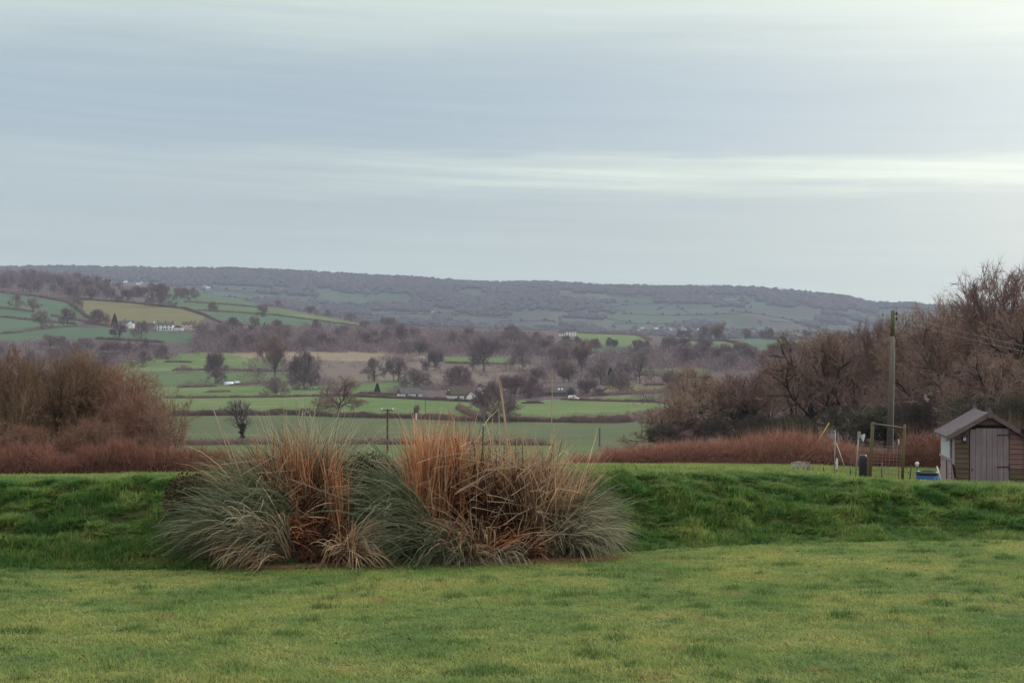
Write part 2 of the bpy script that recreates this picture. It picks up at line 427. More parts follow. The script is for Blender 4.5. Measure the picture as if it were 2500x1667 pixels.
def m_far():
    t = NT('distant_farmland', .95, .03)
    p = t.pos((.0032, .0018, 0))
    v = t.node('ShaderNodeTexVoronoi'); v.inputs['Scale'].default_value = 1.0; t.l.new(p, v.inputs['Vector'])
    s = t.node('ShaderNodeSeparateColor'); t.l.new(v.outputs['Color'], s.inputs[0])
    col = t.ramp(s.outputs[0], [(0, (0.032, 0.052, 0.035)), (.3, (0.047, 0.069, 0.042)), (.5, (0.032, 0.045, 0.035)), (.7, (0.061, 0.066, 0.045)), (1, (0.040, 0.065, 0.042))])
    n = t.noise(t.pos(), .004, 4, .6)
    return t.out(t.mix(t.math('MULTIPLY', t.math('GREATER_THAN', n, .58), .7), col, (0.037, 0.037, 0.032)))
FARM = m_far()

def build_terrain():
    xs = np.arange(-690, 3191, 9.0)
    ds = np.concatenate([np.exp(np.linspace(math.log(44), math.log(2700), 300)), np.exp(np.linspace(math.log(2730), math.log(6200), 70))])
    XX, DD = np.meshgrid(xs, ds)
    X = (XX - CX) / F * DD; Z = ground_z(X, DD)
    V = np.stack([X, DD, Z], -1).reshape(-1, 3)
    nx, ny = len(xs), len(ds)
    I = np.arange(nx * ny).reshape(ny, nx)
    Q = np.stack([I[:-1, :-1], I[:-1, 1:], I[1:, 1:], I[1:, :-1]], -1).reshape(-1, 4)
    cxp = (XX[:-1, :-1] + 4.5).ravel(); cd = (.5 * (DD[:-1, :-1] + DD[1:, 1:])).ravel()
    yy = CY - (Z - EYE) / DD * F; cyp = (.25 * (yy[:-1, :-1] + yy[1:, 1:] + yy[1:, :-1] + yy[:-1, 1:])).ravel()
    fid = np.full(len(Q), -1)
    for i, (poly, mat, (a, b)) in enumerate(FIELDS):
        s = inside(cxp, cyp, poly) & (cd > a) & (cd < b) & (fid < 0); fid[s] = i
    far = (fid < 0) & (cd > 2300)
    def sub(name, sel, mat):
        q = Q[sel]
        if len(q) == 0: return
        u, inv = np.unique(q, return_inverse=True)
        tag(obj(name, mesh_np(name, V[u], inv.reshape(-1, 4), (mat,), smooth=True)), kind='structure')
    for i, (poly, mat, _) in enumerate(FIELDS): sub('field', fid == i, mat)
    sub('hills', far, FARM)
    sub('valley_ground', (fid < 0) & ~far, ROUGH)
build_terrain()

# garden: lawn, bank and the strip behind the bank, finer
def m_turf(name, a, b, dark):
    t = NT(name, .95, .05); p = t.pos()
    n1 = t.noise(p, .9, 5, .6); n2 = t.noise(p, 18, 4)
    col = t.ramp(n1, [(.35, a), (.65, b)]); col = t.mix(t.math('MULTIPLY', n2, .6), col, dark)
    t.bump(n2, .6, .03); return t.out(col)
SOIL = m_turf('turf_soil', (.075, .095, .035), (.100, .115, .042), (.060, .065, .030))
def garden():
    xs = np.arange(-24, 24.01, .16); ys = np.concatenate([np.arange(-16, 6, .8), np.arange(6, 21, .16), np.arange(21, 46.5, .5)])
    X, Y = np.meshgrid(xs, ys); Z = ground_z(X, Y)
    V = np.stack([X, Y, Z], -1).reshape(-1, 3); nx, ny = len(xs), len(ys)
    I = np.arange(nx * ny).reshape(ny, nx)
    Q = np.stack([I[:-1, :-1], I[:-1, 1:], I[1:, 1:], I[1:, :-1]], -1).reshape(-1, 4)
    c = V[Q].mean(1); fd = foot_d(np.clip(CX + c[:, 0] / np.maximum(c[:, 1], 2) * F, -699, 3199))
    zone = np.where(c[:, 1] < fd, 0, np.where(c[:, 1] < fd + 3.2, 1, 2))
    for k, nm in enumerate(('lawn', 'grass_bank', 'garden_ground')):
        q = Q[zone == k]; u, inv = np.unique(q, return_inverse=True)
        tag(obj(nm, mesh_np(nm, V[u], inv.reshape(-1, 4), (SOIL,), smooth=True)), kind='structure')
garden()

# ------------------------------------------------------------------ trees without leaves
BARK = m_twig('bark_grey_brown', (0.068, 0.051, 0.046), (0.115, 0.089, 0.078))
BARK_DARK = m_twig('bark_dark', (.030, .023, .023), (.050, .039, .038))
TW_MAUVE = m_twig('twigs_mauve_brown', (.165, .105, .122), (.225, .150, .168), (.185, .142, .130), .08)
TW_RED = m_twig('twigs_red_brown', (.190, .115, .100), (.270, .165, .140), (.215, .150, .118), .2)
TW_OLIVE = m_twig('twigs_olive_brown', (.185, .118, .078), (.260, .175, .115), (.215, .118, .092), .9)
TW_GREY = m_twig('twigs_grey', (.180, .140, .150), (.230, .185, .192), (.19, .13, .135), .08)
IVY = m_twig('ivy_leaves', (.016, .030, .014), (.030, .050, .022), None, 2.0)
PINE = m_twig('conifer_needles', (.022, .032, .026), (.038, .048, .036), None, 1.0)

def unit(v): return v / np.maximum(np.linalg.norm(v, axis=-1, keepdims=True), 1e-9)
def slivers(P, D, W, g):
    """thin pointed triangles from base P along D, W wide"""
    s = unit(np.cross(D, g.normal(size=P.shape))) * (np.asarray(W).reshape(-1, 1) / 2)
    V = np.stack([P - s, P + s, P + D], 1).reshape(-1, 3)
    return V, np.arange(len(V)).reshape(-1, 3)

KINDS = {  # trunk, radius, n1, angle1, wiggle, rise, L1, n2, L2, n3, L3, twigs, twig length, twig width
 'oak':   dict(tr=.20, r=.026, n1=10, a1=(22, 84), wig=.30, up=.07, L1=.50, n2=11, L2=.46, n3=10, L3=.52, tw=18, tl=.050, wd=.0020),
 'open':  dict(tr=.30, r=.030, n1=8, a1=(12, 80), wig=.28, up=.10, L1=.46, n2=8, L2=.42, n3=6, L3=.50, tw=9, tl=.055, wd=.0030),
 'oakfar': dict(tr=.22, r=.026, n1=9, a1=(22, 82), wig=.28, up=.06, L1=.48, n2=10, L2=.46, n3=7, L3=.54, tw=12, tl=.075, wd=.0044),
 'ash':   dict(tr=.22, r=.018, n1=12, a1=(10, 70), wig=.20, up=.06, L1=.50, n2=11, L2=.44, n3=10, L3=.50, tw=18, tl=.048, wd=.0018),
 'ashfar': dict(tr=.22, r=.020, n1=10, a1=(14, 66), wig=.20, up=.06, L1=.46, n2=10, L2=.46, n3=7, L3=.54, tw=12, tl=.075, wd=.0044),
 'round': dict(tr=.10, r=.018, n1=14, a1=(12, 88), wig=.20, up=.04, L1=.52, n2=9, L2=.46, n3=7, L3=.54, tw=15, tl=.08, wd=.0048),
 'tall':  dict(tr=.18, r=.016, n1=13, a1=(8, 34), wig=.12, up=.12, L1=.56, n2=9, L2=.38, n3=7, L3=.5, tw=15, tl=.07, wd=.0044),
 'shrub': dict(tr=.03, r=.011, n1=24, a1=(6, 78), wig=.16, up=.05, L1=.76, n2=11, L2=.46, n3=9, L3=.52, tw=21, tl=.06, wd=.0020),
 'sapling': dict(tr=.05, r=.010, n1=6, a1=(6, 36), wig=.12, up=.10, L1=.82, n2=8, L2=.36, n3=5, L3=.42, tw=12, tl=.07, wd=.0022),
}
def perp_dir(d, ang, rr):
    a = Vector((rr.gauss(0, 1), rr.gauss(0, 1), rr.gauss(0, 1))); u = d.cross(a).normalized()
    return (d * math.cos(ang) + u * math.sin(ang)).normalized()
def grow(kind, seed, lean=(0, 0)):
    k = KINDS[kind]; rr = random.Random(seed); g = np.random.default_rng(seed)
    tubes, fine = [], []                          # fine: (p0, p1, radius)
    def br(p, d, L, r, n, wig, up, end=.3):
        pts, dirs, rad = [p.copy()], [d.copy()], [r]
        for i in range(n):
            d = (d + Vector((rr.gauss(0, wig), rr.gauss(0, wig), rr.gauss(0, wig) + up))).normalized()
            p = p + d * (L / n); pts.append(p.copy()); dirs.append(d.copy()); rad.append(r * (1 - (1 - end) * (i + 1) / n))
        return pts, dirs, rad
    def along(pts, dirs, t):
        f = t * (len(pts) - 1); i = min(int(f), len(pts) - 2); return pts[i].lerp(pts[i + 1], f - i), dirs[i + 1]
    T = br(Vector((0, 0, -.01)), Vector((lean[0], lean[1], 1)).normalized(), k['tr'] + .01, k['r'], 4, k['wig'] * .25, .1, .75)
    T[2][0] *= 1.35
    tubes.append((T[0], T[2], 8))
    for i in range(k['n1']):
        t = .55 + .45 * (i + 1) / k['n1'] if k['tr'] > .1 else 1.0
        p, d = along(T[0], T[1], min(t, 1))
        az = 2 * math.pi * (i * .382 + rr.random() * .12)
        ang = math.radians(k['a1'][0] + (k['a1'][1] - k['a1'][0]) * (1 - (i + .5) / k['n1']) + rr.gauss(0, 6))
        d1 = Vector((math.sin(ang) * math.cos(az), math.sin(ang) * math.sin(az), math.cos(ang)))
        L = k['L1'] * rr.uniform(.8, 1.12)
        B1 = br(p, d1, L, k['r'] * rr.uniform(.36, .55), 7, k['wig'], k['up'])
        tubes.append((B1[0], B1[2], 5))
        for j in range(k['n2']):
            t = .22 + .78 * (j + rr.random()) / k['n2']
            p2, d2 = along(B1[0], B1[1], t)
            B2 = br(p2, perp_dir(d2, math.radians(rr.uniform(25, 62)), rr), L * k['L2'] * (1.25 - .65 * t), k['r'] * .19 * (1.2 - .6 * t), 5, k['wig'] * .9, k['up'] * .9, .25)
            tubes.append((B2[0], B2[2], 3))
            for m in range(k['n3']):
                t3 = .2 + .8 * (m + rr.random()) / k['n3']
                p3, d3 = along(B2[0], B2[1], t3)
                B3 = br(p3, perp_dir(d3, math.radians(rr.uniform(20, 60)), rr), L * k['L2'] * k['L3'] * (1.2 - .6 * t3), 0, 3, k['wig'], k['up'], .2)
                for q in range(3): fine.append((B3[0][q], B3[0][q + 1]))
    A = np.array([[*a] for a, b in fine]); Bv = np.array([[*b] for a, b in fine]); S = Bv - A
    if kind not in ('tall', 'sapling'):                    # keep the outline of the crown rounded but uneven
        c0 = np.array([0, 0, np.percentile(A[:, 2], 48)]); ex = np.array([np.percentile(np.abs(A[:, :2]), 94)] * 2 + [np.percentile(A[:, 2] - c0[2], 96)])
        q = np.linalg.norm((Bv - c0) / ex, axis=1); keep = (q < 1.0 + .10 * np.sin(np.arctan2(A[:, 1], A[:, 0]) * 5 + seed) + g.normal(size=len(q)) * .05) | (A[:, 2] < c0[2] * .8)
        A, Bv, S = A[keep], Bv[keep], S[keep]
        cut = [tubes[0]]
        for pts, rad, ns in tubes[1:]:
            m = len(pts)
            for t_i, pp in enumerate(pts):
                if pp.z > c0[2] * .8 and math.sqrt((pp.x / ex[0]) ** 2 + (pp.y / ex[1]) ** 2 + ((pp.z - c0[2]) / ex[2]) ** 2) > .97: m = t_i; break
            if m >= 2: cut.append((pts[:m], rad[:m], ns))
        tubes = cut
    parts = [slivers(A, S * 1.15, np.full(len(A), k['wd'] * 2.0), g)]
    n = max(1, k['tw'] // 3)
    idx = np.repeat(np.arange(len(A)), n)
    P = A[idx] + S[idx] * g.random((len(idx), 1)); D = unit(unit(S[idx]) + g.normal(size=P.shape) * .62 + np.array([0, 0, .25]))
    D = D * (k['tl'] * g.uniform(.5, 1.3, (len(idx), 1)))
    parts.append(slivers(P, D, k['wd'] * g.uniform(.7, 1.3, len(idx)), g))
    V, Fc, o = [], [], 0
    for v, f in parts: V.append(v); Fc.append(f + o); o += len(v)
    V = np.concatenate(V); Fc = np.concatenate(Fc)
    mb = MB()
    for pts, rad, ns in tubes: mb.tube(pts, rad, ns, cap=False)
    # bring to unit height, and unit crown width
    h = np.percentile(V[:, 2], 99.5); w = np.percentile(np.abs(V[:, :2]), 97) * 2
    sc = np.array([1 / w, 1 / w, 1 / h])
    mb.v = [(p[0] / w, p[1] / w, p[2] / h) for p in mb.v]
    return mb, V * sc, Fc, (w, h)

PROTO = {}
def proto(key, kind, seed, bark, twig, ivy=0, ivy_top=.62, ivy_r=.30):
    mb, V, Fc, (w, h) = grow(kind, seed)
    PROTO[key] = dict(trunk=mb.mesh('trunk', bark, smooth=True), crown=mesh_np('crown', V, Fc, (twig,)), ivy=None)
    if ivy:
        g = np.random.default_rng(seed + 900)
        tv = np.array(mb.v); tv = tv[(tv[:, 2] < ivy_top) & (np.hypot(tv[:, 0], tv[:, 1]) < ivy_r)]
        i = g.integers(0, len(tv), ivy); P = tv[i] + g.normal(size=(ivy, 3)) * np.array([.018, .018, .02])
        D = g.normal(size=(ivy, 3)) * .018
        PROTO[key]['ivy'] = mesh_np('ivy', *slivers(P, D, np.full(ivy, .022), g), (IVY,))
for i in range(4): proto(f'oakfar{i}', 'oakfar', 40 + i, BARK, TW_MAUVE)
for i in range(4): proto(f'ashfar{i}', 'ashfar', 50 + i, BARK, TW_GREY if i % 2 else TW_MAUVE)
for i in range(3): proto(f'round{i}', 'round', 60 + i, BARK, TW_MAUVE)
for i in range(2): proto(f'tall{i}', 'tall', 70 + i, BARK, TW_RED)
proto('bigoak', 'oak', 81, BARK_DARK, TW_RED, 0)
proto('bigoak_ivy', 'oak', 86, BARK_DARK, TW_RED, 2600)
proto('oak_valley', 'oak', 83, BARK_DARK, TW_RED, 0)
proto('oak_ivy', 'open', 84, BARK_DARK, TW_GREY, 900, .40, .09)
proto('oak_low', 'oak', 85, BARK_DARK, TW_RED, 600)
proto('bigash0', 'ash', 91, BARK_DARK, TW_RED)
proto('bigash1', 'ash', 92, BARK_DARK, TW_RED, 2500)
proto('bigash2', 'ash', 93, BARK, TW_RED)
proto('shrub0', 'shrub', 101, BARK_DARK, TW_OLIVE)
proto('shrub1', 'shrub', 102, BARK_DARK, TW_OLIVE)
TW_BROWN = m_twig('twigs_warm_brown', (.180, .100, .072), (.250, .148, .105), (.20, .108, .080), .9)
proto('shrub2', 'shrub', 103, BARK_DARK, TW_BROWN)
TW_DARK = m_twig('twigs_dark_thicket', (.070, .050, .046), (.115, .078, .072), (.075, .068, .050), .3)
proto('bush0', 'round', 121, BARK_DARK, TW_DARK, 1500)
proto('bush1', 'shrub', 122, BARK_DARK, TW_DARK)
proto('sapling0', 'sapling', 111, BARK, TW_RED)
proto('sapling1', 'sapling', 112, BARK, TW_OLIVE)

def tree(key, pos, h, w, label, name='bare_tree', cat='tree', group=None, rz=None, sink=.0):
    t = thing(name, label, cat, (pos.x, pos.y, pos.z - sink), R.uniform(0, 6.28) if rz is None else rz, group)
    t.scale = (w, w, h)
    p = PROTO[key]
    obj('trunk', p['trunk'], t); obj('crown', p['crown'], t)
    if p['ivy']: obj('ivy', p['ivy'], t)
    return t
def tree_px(key, x, y, hp, wp, label, **kw):
    """base at photograph x, y; height and width in photograph pixels"""
    dmin = kw.pop('dmin', 45.0)
    p = at(x, y, dmin); return tree(key, p, hp / px(p.y), wp / px(p.y), label, **kw)

# ------------------------------------------------------------------ hedges
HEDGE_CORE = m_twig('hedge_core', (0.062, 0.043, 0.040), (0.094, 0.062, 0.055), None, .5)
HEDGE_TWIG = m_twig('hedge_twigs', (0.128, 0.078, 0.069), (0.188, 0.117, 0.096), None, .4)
BRAMBLE = m_twig('bramble_stems', (.195, .080, .064), (.320, .150, .112), (.250, .122, .095), 1.6)
BRACKEN = m_twig('dead_bracken', (.26, .150, .105), (.36, .225, .160), None, 2.2)
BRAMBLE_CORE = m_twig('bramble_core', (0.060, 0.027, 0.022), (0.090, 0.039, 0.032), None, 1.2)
def hedge(path, hgt, wid, label, seed, dens=16, tl=.5, tw=.05, name='hedge', core=HEDGE_CORE, twig=HEDGE_TWIG, group=None, world=None, rag=.35, hprof=None, coreh=1.0, pale=None):
    P = world if world is not None else [at(*p) for p in path]
    pts = [P[0]]
    step = max(.35, wid * .6)
    for a, b in zip(P[:-1], P[1:]):
        n = max(1, int((b - a).length / step))
        for i in range(1, n + 1):
            q = a.lerp(b, i / n); pts.append(Vector((q.x, q.y, gz(q.x, q.y))))
    g = np.random.default_rng(seed); A = np.array([[*p] for p in pts]); o = A[len(A) // 2].copy()
    T = unit(np.gradient(A, axis=0) * np.array([1, 1, 0])); N = np.stack([T[:, 1], -T[:, 0], 0 * T[:, 0]], 1)
    s = np.cumsum(np.r_[0, np.linalg.norm(np.diff(A, axis=0), axis=1)])
    hh = hgt * (1 - rag + 2 * rag * fbm(s / (hgt * 2.2), s * 0 + seed, seed)); ww = wid * (.75 + .5 * fbm(s / (wid * 3), s * 0 + 3.3, seed + 1))
    taper = np.clip(np.minimum(np.arange(len(s)) + .6, len(s) - np.arange(len(s)) - .4) / 2.0, .25, 1); hh = hh * taper
    if hprof is not None: hh = hh * np.interp(s / s[-1], *hprof)
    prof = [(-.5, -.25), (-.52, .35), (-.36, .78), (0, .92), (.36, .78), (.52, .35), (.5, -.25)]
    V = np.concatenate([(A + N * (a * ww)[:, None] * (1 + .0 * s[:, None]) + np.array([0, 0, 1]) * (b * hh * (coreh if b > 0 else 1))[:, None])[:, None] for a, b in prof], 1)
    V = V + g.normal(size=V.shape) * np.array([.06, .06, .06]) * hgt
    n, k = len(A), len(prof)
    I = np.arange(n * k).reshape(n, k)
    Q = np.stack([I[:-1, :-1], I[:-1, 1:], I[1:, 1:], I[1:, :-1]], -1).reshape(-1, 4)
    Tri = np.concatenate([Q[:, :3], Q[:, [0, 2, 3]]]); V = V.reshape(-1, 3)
    cnt = int(dens * s[-1] * (hgt + wid))
    i = g.integers(0, n - 1, cnt); f = g.random(cnt)[:, None]
    B = A[i] * (1 - f) + A[i + 1] * f
    th = g.uniform(-1, 1, cnt)
    B = B + N[i] * (th * .52 * ww[i])[:, None] + np.array([0, 0, 1]) * ((.1 + g.random(cnt) * .82) * (1 - .35 * np.abs(th) ** 3) * hh[i])[:, None]
    D = unit(N[i] * th[:, None] * .6 + g.normal(size=B.shape) * .5 + np.array([0, 0, .75])) * (tl * g.uniform(.4, 1.3, cnt))[:, None]
    sv, sf = slivers(B, D, tw * g.uniform(.6, 1.4, cnt), g)
    VV = np.concatenate([V, sv]) - o; FF = np.concatenate([Tri, sf + len(V)])
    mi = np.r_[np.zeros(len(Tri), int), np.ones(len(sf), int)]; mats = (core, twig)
    if pale is not None:                                   # taller dead stems standing out of the tangle
        m = int(cnt * .15); i = g.integers(0, n - 1, m); f = g.random(m)[:, None]; B = A[i] * (1 - f) + A[i + 1] * f + N[i] * (g.uniform(-.5, .5, m) * ww[i])[:, None]
        D = unit(g.normal(size=B.shape) * .28 + np.array([0, 0, 1])) * (hh[i] * g.uniform(.6, 1.7, m))[:, None]
        pv_, pf = slivers(B - o, D, tw * .8 * g.uniform(.7, 1.3, m), g); FF = np.concatenate([FF, pf + len(VV)]); VV = np.concatenate([VV, pv_]); mi = np.r_[mi, np.full(m, 2)]; mats = (core, twig, pale)
    me = mesh_np(name, VV, FF, mats, mi)
    return tag(obj(name, me, None, o), label, 'hedge', group)

HEDGES = [
 ([(150, 1094), (430, 1087), (640, 1084), (900, 1084), (1140, 1086), (1340, 1087)], 1.15, 1.5, 'long low red-brown hedge directly behind the pampas clumps, nearest of the field hedges'),
 ([(400, 1016), (560, 1014), (720, 1013), (850, 1019), (1000, 1021), (1030, 1023)], 2.2, 2.4, 'thick brown hedge under the spreading oak, left of the white marker post'),
 ([(1030, 1023), (1140, 1028), (1270, 1029), (1400, 1031), (1530, 1031), (1570, 1022), (1620, 1010)], 2.3, 2.4, 'thick brown hedge running right from the round dark tree and curving up'),
 ([(1118, 998), (1145, 1012), (1175, 1024)], 2.0, 2.0, 'short diagonal hedge beside the round dark tree'),
 ([(400, 972), (560, 971), (720, 969), (760, 968)], 1.5, 2.0, 'brown field hedge across the valley left of the spreading oak'),
 ([(755, 968), (850, 968), (1000, 974), (1100, 979), (1170, 982)], 1.8, 2.0, 'brown roadside hedge in front of the white thatched cottage'),
 ([(1275, 985), (1325, 984)], 1.6, 2.2, 'short clipped dark hedge left of the white van'),
 ([(1372, 976), (1500, 980), (1600, 982), (1690, 990)], 1.5, 2.0, 'dark hedge running right from below the white van'),
 ([(1430, 968), (1560, 962), (1620, 958), (1720, 964)], 1.5, 2.0, 'thin hedge along the lane right of the barn roof'),
 ([(420, 905), (520, 904), (640, 907), (700, 906)], 2.0, 2.6, 'hedge behind the dense egg-shaped tree'),
 ([(400, 884), (470, 885)], 1.4, 2.2, 'short dark hedge in the pale field above the left tall bushes'),
 ([(430, 946), (530, 944)], 1.3, 2.0, 'low hedge at the foot of the egg-shaped tree'),
 ([(560, 941), (620, 937), (720, 934)], 1.3, 2.0, 'low hedge behind the white plastic tunnels'),
 ([(500, 958), (560, 956)], 1.2, 2.5, 'low scrubby hedge below the white plastic tunnels'),
 ([(1085, 886), (1170, 889), (1250, 890)], 1.8, 2.5, 'hedge under the small bright field in mid valley'),
 ([(1570, 916), (1640, 920), (1700, 921)], 1.9, 2.6, 'hedge below the small green field left of the right-hand wood'),
 ([(1570, 941), (1630, 941)], 1.5, 2.2, 'short hedge under the brown strip left of the right-hand wood'),
 ([(1470, 940), (1520, 941)], 1.5, 2.2, 'short hedge behind the barn trees'),
 ([(870, 962), (905, 962), (985, 966)], 1.6, 2.2, 'dark hedge behind the small fir left of the slate cottage'),
 ([(0, 714), (85, 724), (166, 738), (204, 768), (216, 778)], 2.2, 2.6, 'hedge below the wood on the left hill, bending downhill'),
 ([(191, 731), (319, 740), (446, 754), (500, 771)], 2.0, 2.4, 'hedge along the top of the olive-brown field'),
 ([(0, 752), (81, 761)], 1.8, 2.4, 'upper hedge at the left edge under two lone trees'),
 ([(0, 774), (136, 788), (187, 792)], 1.8, 2.4, 'lower hedge at the left edge of the hill pasture'),
 ([(125, 771), (200, 784), (276, 799)], 1.8, 2.4, 'slanting hedge leading down to the white farmhouses'),
 ([(0, 815), (50, 812), (120, 802), (190, 797)], 1.8, 2.4, 'hedge at the bottom of the left hill pasture'),
 ([(232, 827), (320, 832), (400, 837)], 2.0, 2.6, 'hedge in front of the green paddock below the farmhouses'),
 ([(450, 738), (629, 751), (790, 768)], 1.8, 2.2, 'upper long hedge on the hill right of the farmhouses'),
 ([(450, 753), (500, 771), (556, 796)], 1.8, 2.2, 'hedge slanting down from the olive-brown field to the white gable'),
 ([(482, 758), (669, 770), (886, 798)], 1.8, 2.2, 'lower long hedge on the hill right of the farmhouses'),
 ([(514, 708), (620, 721)], 2.0, 2.4, 'crest hedge on the skyline of the left hill'),
 ([(1412, 813), (1553, 819), (1588, 832)], 2.0, 2.4, 'hedge along the top of the bright field right of the white farmhouse'),
 ([(1678, 832), (1768, 832), (1845, 855)], 2.2, 2.6, 'dark hedge curving down over the small hill on the right'),
 ([(1802, 826), (1950, 828), (2104, 832)], 2.0, 2.4, 'hedge along the top of the far right field below the town'),
]
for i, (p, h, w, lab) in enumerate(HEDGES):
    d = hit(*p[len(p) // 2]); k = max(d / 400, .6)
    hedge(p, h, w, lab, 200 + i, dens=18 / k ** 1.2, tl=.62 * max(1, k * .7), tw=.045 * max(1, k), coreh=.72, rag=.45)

# near brambles and dead bracken on the garden's far edge
def onpath(l): return [on(x, d) for x, d in l]
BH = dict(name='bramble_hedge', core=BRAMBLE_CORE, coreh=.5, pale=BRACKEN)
hedge(None, .95, 1.1, 'rust-red bramble and dead bracken hedge running right behind the lawn to the wire gate', 301, dens=1150, tl=.36, tw=.012, twig=BRAMBLE,
      world=onpath([(1395, 42), (1550, 42), (1750, 42.5), (1950, 43), (2080, 43.5)]), rag=.62, hprof=([0, .1, .5, .8, 1], [.35, .42, .62, .95, 1]), **BH)
hedge(None, 1.05, 1.6, 'dull red bramble hedge behind the wire gate and left of the shed', 302, dens=1100, tl=.36, tw=.012, twig=BRAMBLE,
      world=onpath([(2080, 45), (2200, 45), (2340, 44), (2480, 44), (2640, 44)]), rag=.4, **BH)
hedge(None, .62, 1.2, 'rust-red bramble hedge along the left edge of the lawn under the tall bushes', 303, dens=1150, tl=.36, tw=.012, twig=BRAMBLE,
      world=onpath([(-120, 39), (120, 39), (330, 39.5), (500, 40), (640, 40.5), (760, 41)]), rag=.65, hprof=([0, .5, .75, 1], [1.15, 1.1, .8, .6]), **BH)

# ------------------------------------------------------------------ placed trees
N_ = 'bare_tree'
SOLO = [  # proto, x, base y, height px, width px, label
 ('oak_valley', 826, 1014, 96, 136, 'broad spreading bare oak standing alone on the thick valley hedge'),
 ('oak_ivy', 593, 1078, 104, 122, 'bare tree with dark ivy-clad trunk in the field left of the pampas'),
 ('round0', 1208, 1030, 98, 122, 'dense round dark tree on the hedge below the thatched cottage'),
 ('round1', 527, 936, 78, 56, 'dense egg-shaped mauve-brown tree beside two white tunnels'),
 ('tall0', 672, 926, 108, 66, 'tall reddish tree with upright stems left of the tan field'),
 ('round2', 742, 950, 92, 90, 'broad twiggy tree just right of the tall reddish tree'),
 ('round0', 672, 966, 46, 62, 'low round bush tree with short trunk on the valley hedge'),
 ('oakfar0', 914, 931, 58, 60, 'left one of two bare trees standing before the tan field'),
 ('oakfar1', 973, 931, 62, 62, 'right one of two bare trees standing before the tan field'),
 ('round1', 1062, 905, 52, 48, 'dark ivy-choked tree in the middle of the tan field'),
 ('ashfar0', 1182, 907, 86, 72, 'bare tree with clear trunk at the right end of the tan field'),
 ('ashfar1', 1155, 888, 66, 56, 'bare tree in the small bright mid-valley field'),
 ('ashfar2', 1275, 905, 74, 62, 'bare tree behind the tall pampas stems'),
 ('ashfar3', 1362, 900, 64, 58, 'bare grey tree above the barn left of the ivy trunk'),
 ('tall1', 1420, 905, 76, 52, 'upright bare tree with ivy-dark trunk above the barn'),
 ('oakfar2', 1562, 936, 82, 70, 'reddish bare oak on the lane right of the barn'),
 ('oakfar3', 1466, 938, 54, 56, 'small bare tree just right of the barn roof'),
 ('round2', 1512, 958, 52, 72, 'dark bushy tree beside the lane right of the van'),
 ('ashfar0', 1642, 966, 62, 66, 'bare tree on the lane hedge at the edge of the right-hand wood'),
 ('tall0', 1388, 934, 48, 34, 'slender bare tree behind the barn roof, its right-hand one'),
 ('tall1', 1374, 934, 44, 28, 'slender bare tree behind the barn roof, its left-hand one'),
 ('round0', 1012, 950, 50, 90, 'mauve bushy tree behind the slate cottage'),
 ('round2', 1120, 950, 58, 84, 'domed twiggy tree behind the thatched cottage'),
 ('round1', 1255, 972, 58, 84, 'bushy bare tree between the thatched cottage and the barn'),
 ('round0', 1300, 968, 48, 60, 'smaller bushy tree just left of the barn'),
 ('round1', 1435, 966, 40, 60, 'scrubby tree hiding the right end of the barn'),
 ('oakfar0', 39, 755, 38, 38, 'left one of the two lone trees on the hill pasture'),
 ('oakfar1', 81, 762, 36, 34, 'right one of the two lone trees on the hill pasture'),
 ('oakfar2', 190, 756, 34, 34, 'small bare tree at the corner of the olive-brown field'),
 ('ashfar0', 165, 796, 44, 40, 'pale leaning bare tree left of the farmhouses'),
 ('oakfar3', 100, 802, 44, 54, 'reddish bare tree low on the left hill pasture'),
 ('ashfar1', 222, 732, 36, 38, 'bare tree below the right end of the hill wood'),
 ('oakfar1', 291, 828, 42, 42, 'bare tree in the paddock below the first farmhouse'),
 ('oakfar2', 345, 828, 46, 44, 'bare tree in the paddock below the low brown terrace'),
 ('round0', 392, 748, 56, 64, 'big dense domed tree above the olive-brown field'),
 ('round1', 312, 738, 34, 44, 'rounded tree left of the big domed tree on the hill'),
 ('round2', 272, 733, 32, 34, 'small rounded tree on the hill, left of the rounded pair'),
 ('round2', 520, 760, 24, 28, 'small bushy tree on the long upper hill hedge'),
 ('oakfar3', 640, 772, 26, 30, 'small bare tree on the lower hill hedge'),
 ('round0', 240, 792, 36, 60, 'mauve thicket tree left of the first farmhouse'),
 ('oakfar0', 2044, 834, 26, 28, 'lone round-headed tree on the far right field'),
 ('round1', 2085, 834, 18, 28, 'low rounded tree right of the lone round-headed tree'),
 ('tall1', 1750, 832, 44, 44, 'tall bare tree on the small hill below the town'),
 ('ashfar2', 1718, 832, 38, 34, 'bare tree left of the tall one on the small hill'),
]
for key, x, y, hp, wp, lab in SOLO: tree_px(key, x, y, hp, wp, lab)

def scatter(n, poly, hm, wm, keys, label, group, seed, dmin=300, spacing=.55):
    """individual trees spread over a patch given in photograph pixels"""
    rr = random.Random(seed); xs = [p[0] for p in poly]; ys = [p[1] for p in poly]; got = []
    tries = 0
    while len(got) < n and tries < n * 60:
        tries += 1
        x, y = rr.uniform(min(xs), max(xs)), rr.uniform(min(ys), max(ys))
        if not inside(np.array([x]), np.array([y]), poly)[0]: continue
        p = at(x, y, dmin)
        if any((p - q).length < wm[0] * spacing for q in got): continue
        got.append(p)
        tree(rr.choice(keys), p, rr.uniform(*hm), rr.uniform(*wm), label, group=group, rz=rr.uniform(0, 6.28))
FAR = ['oakfar0', 'oakfar1', 'oakfar2', 'oakfar3', 'ashfar0', 'ashfar1', 'ashfar2', 'ashfar3', 'round0', 'round1', 'round2']
scatter(40, [(-60, 712), (60, 716), (150, 730), (260, 728), (250, 698), (200, 684), (100, 674), (-60, 668)], (12, 16), (11, 15), FAR, 'bare mauve-brown tree massed in the wood on the left hilltop', 'trees of the left hilltop wood', 1, 1200)
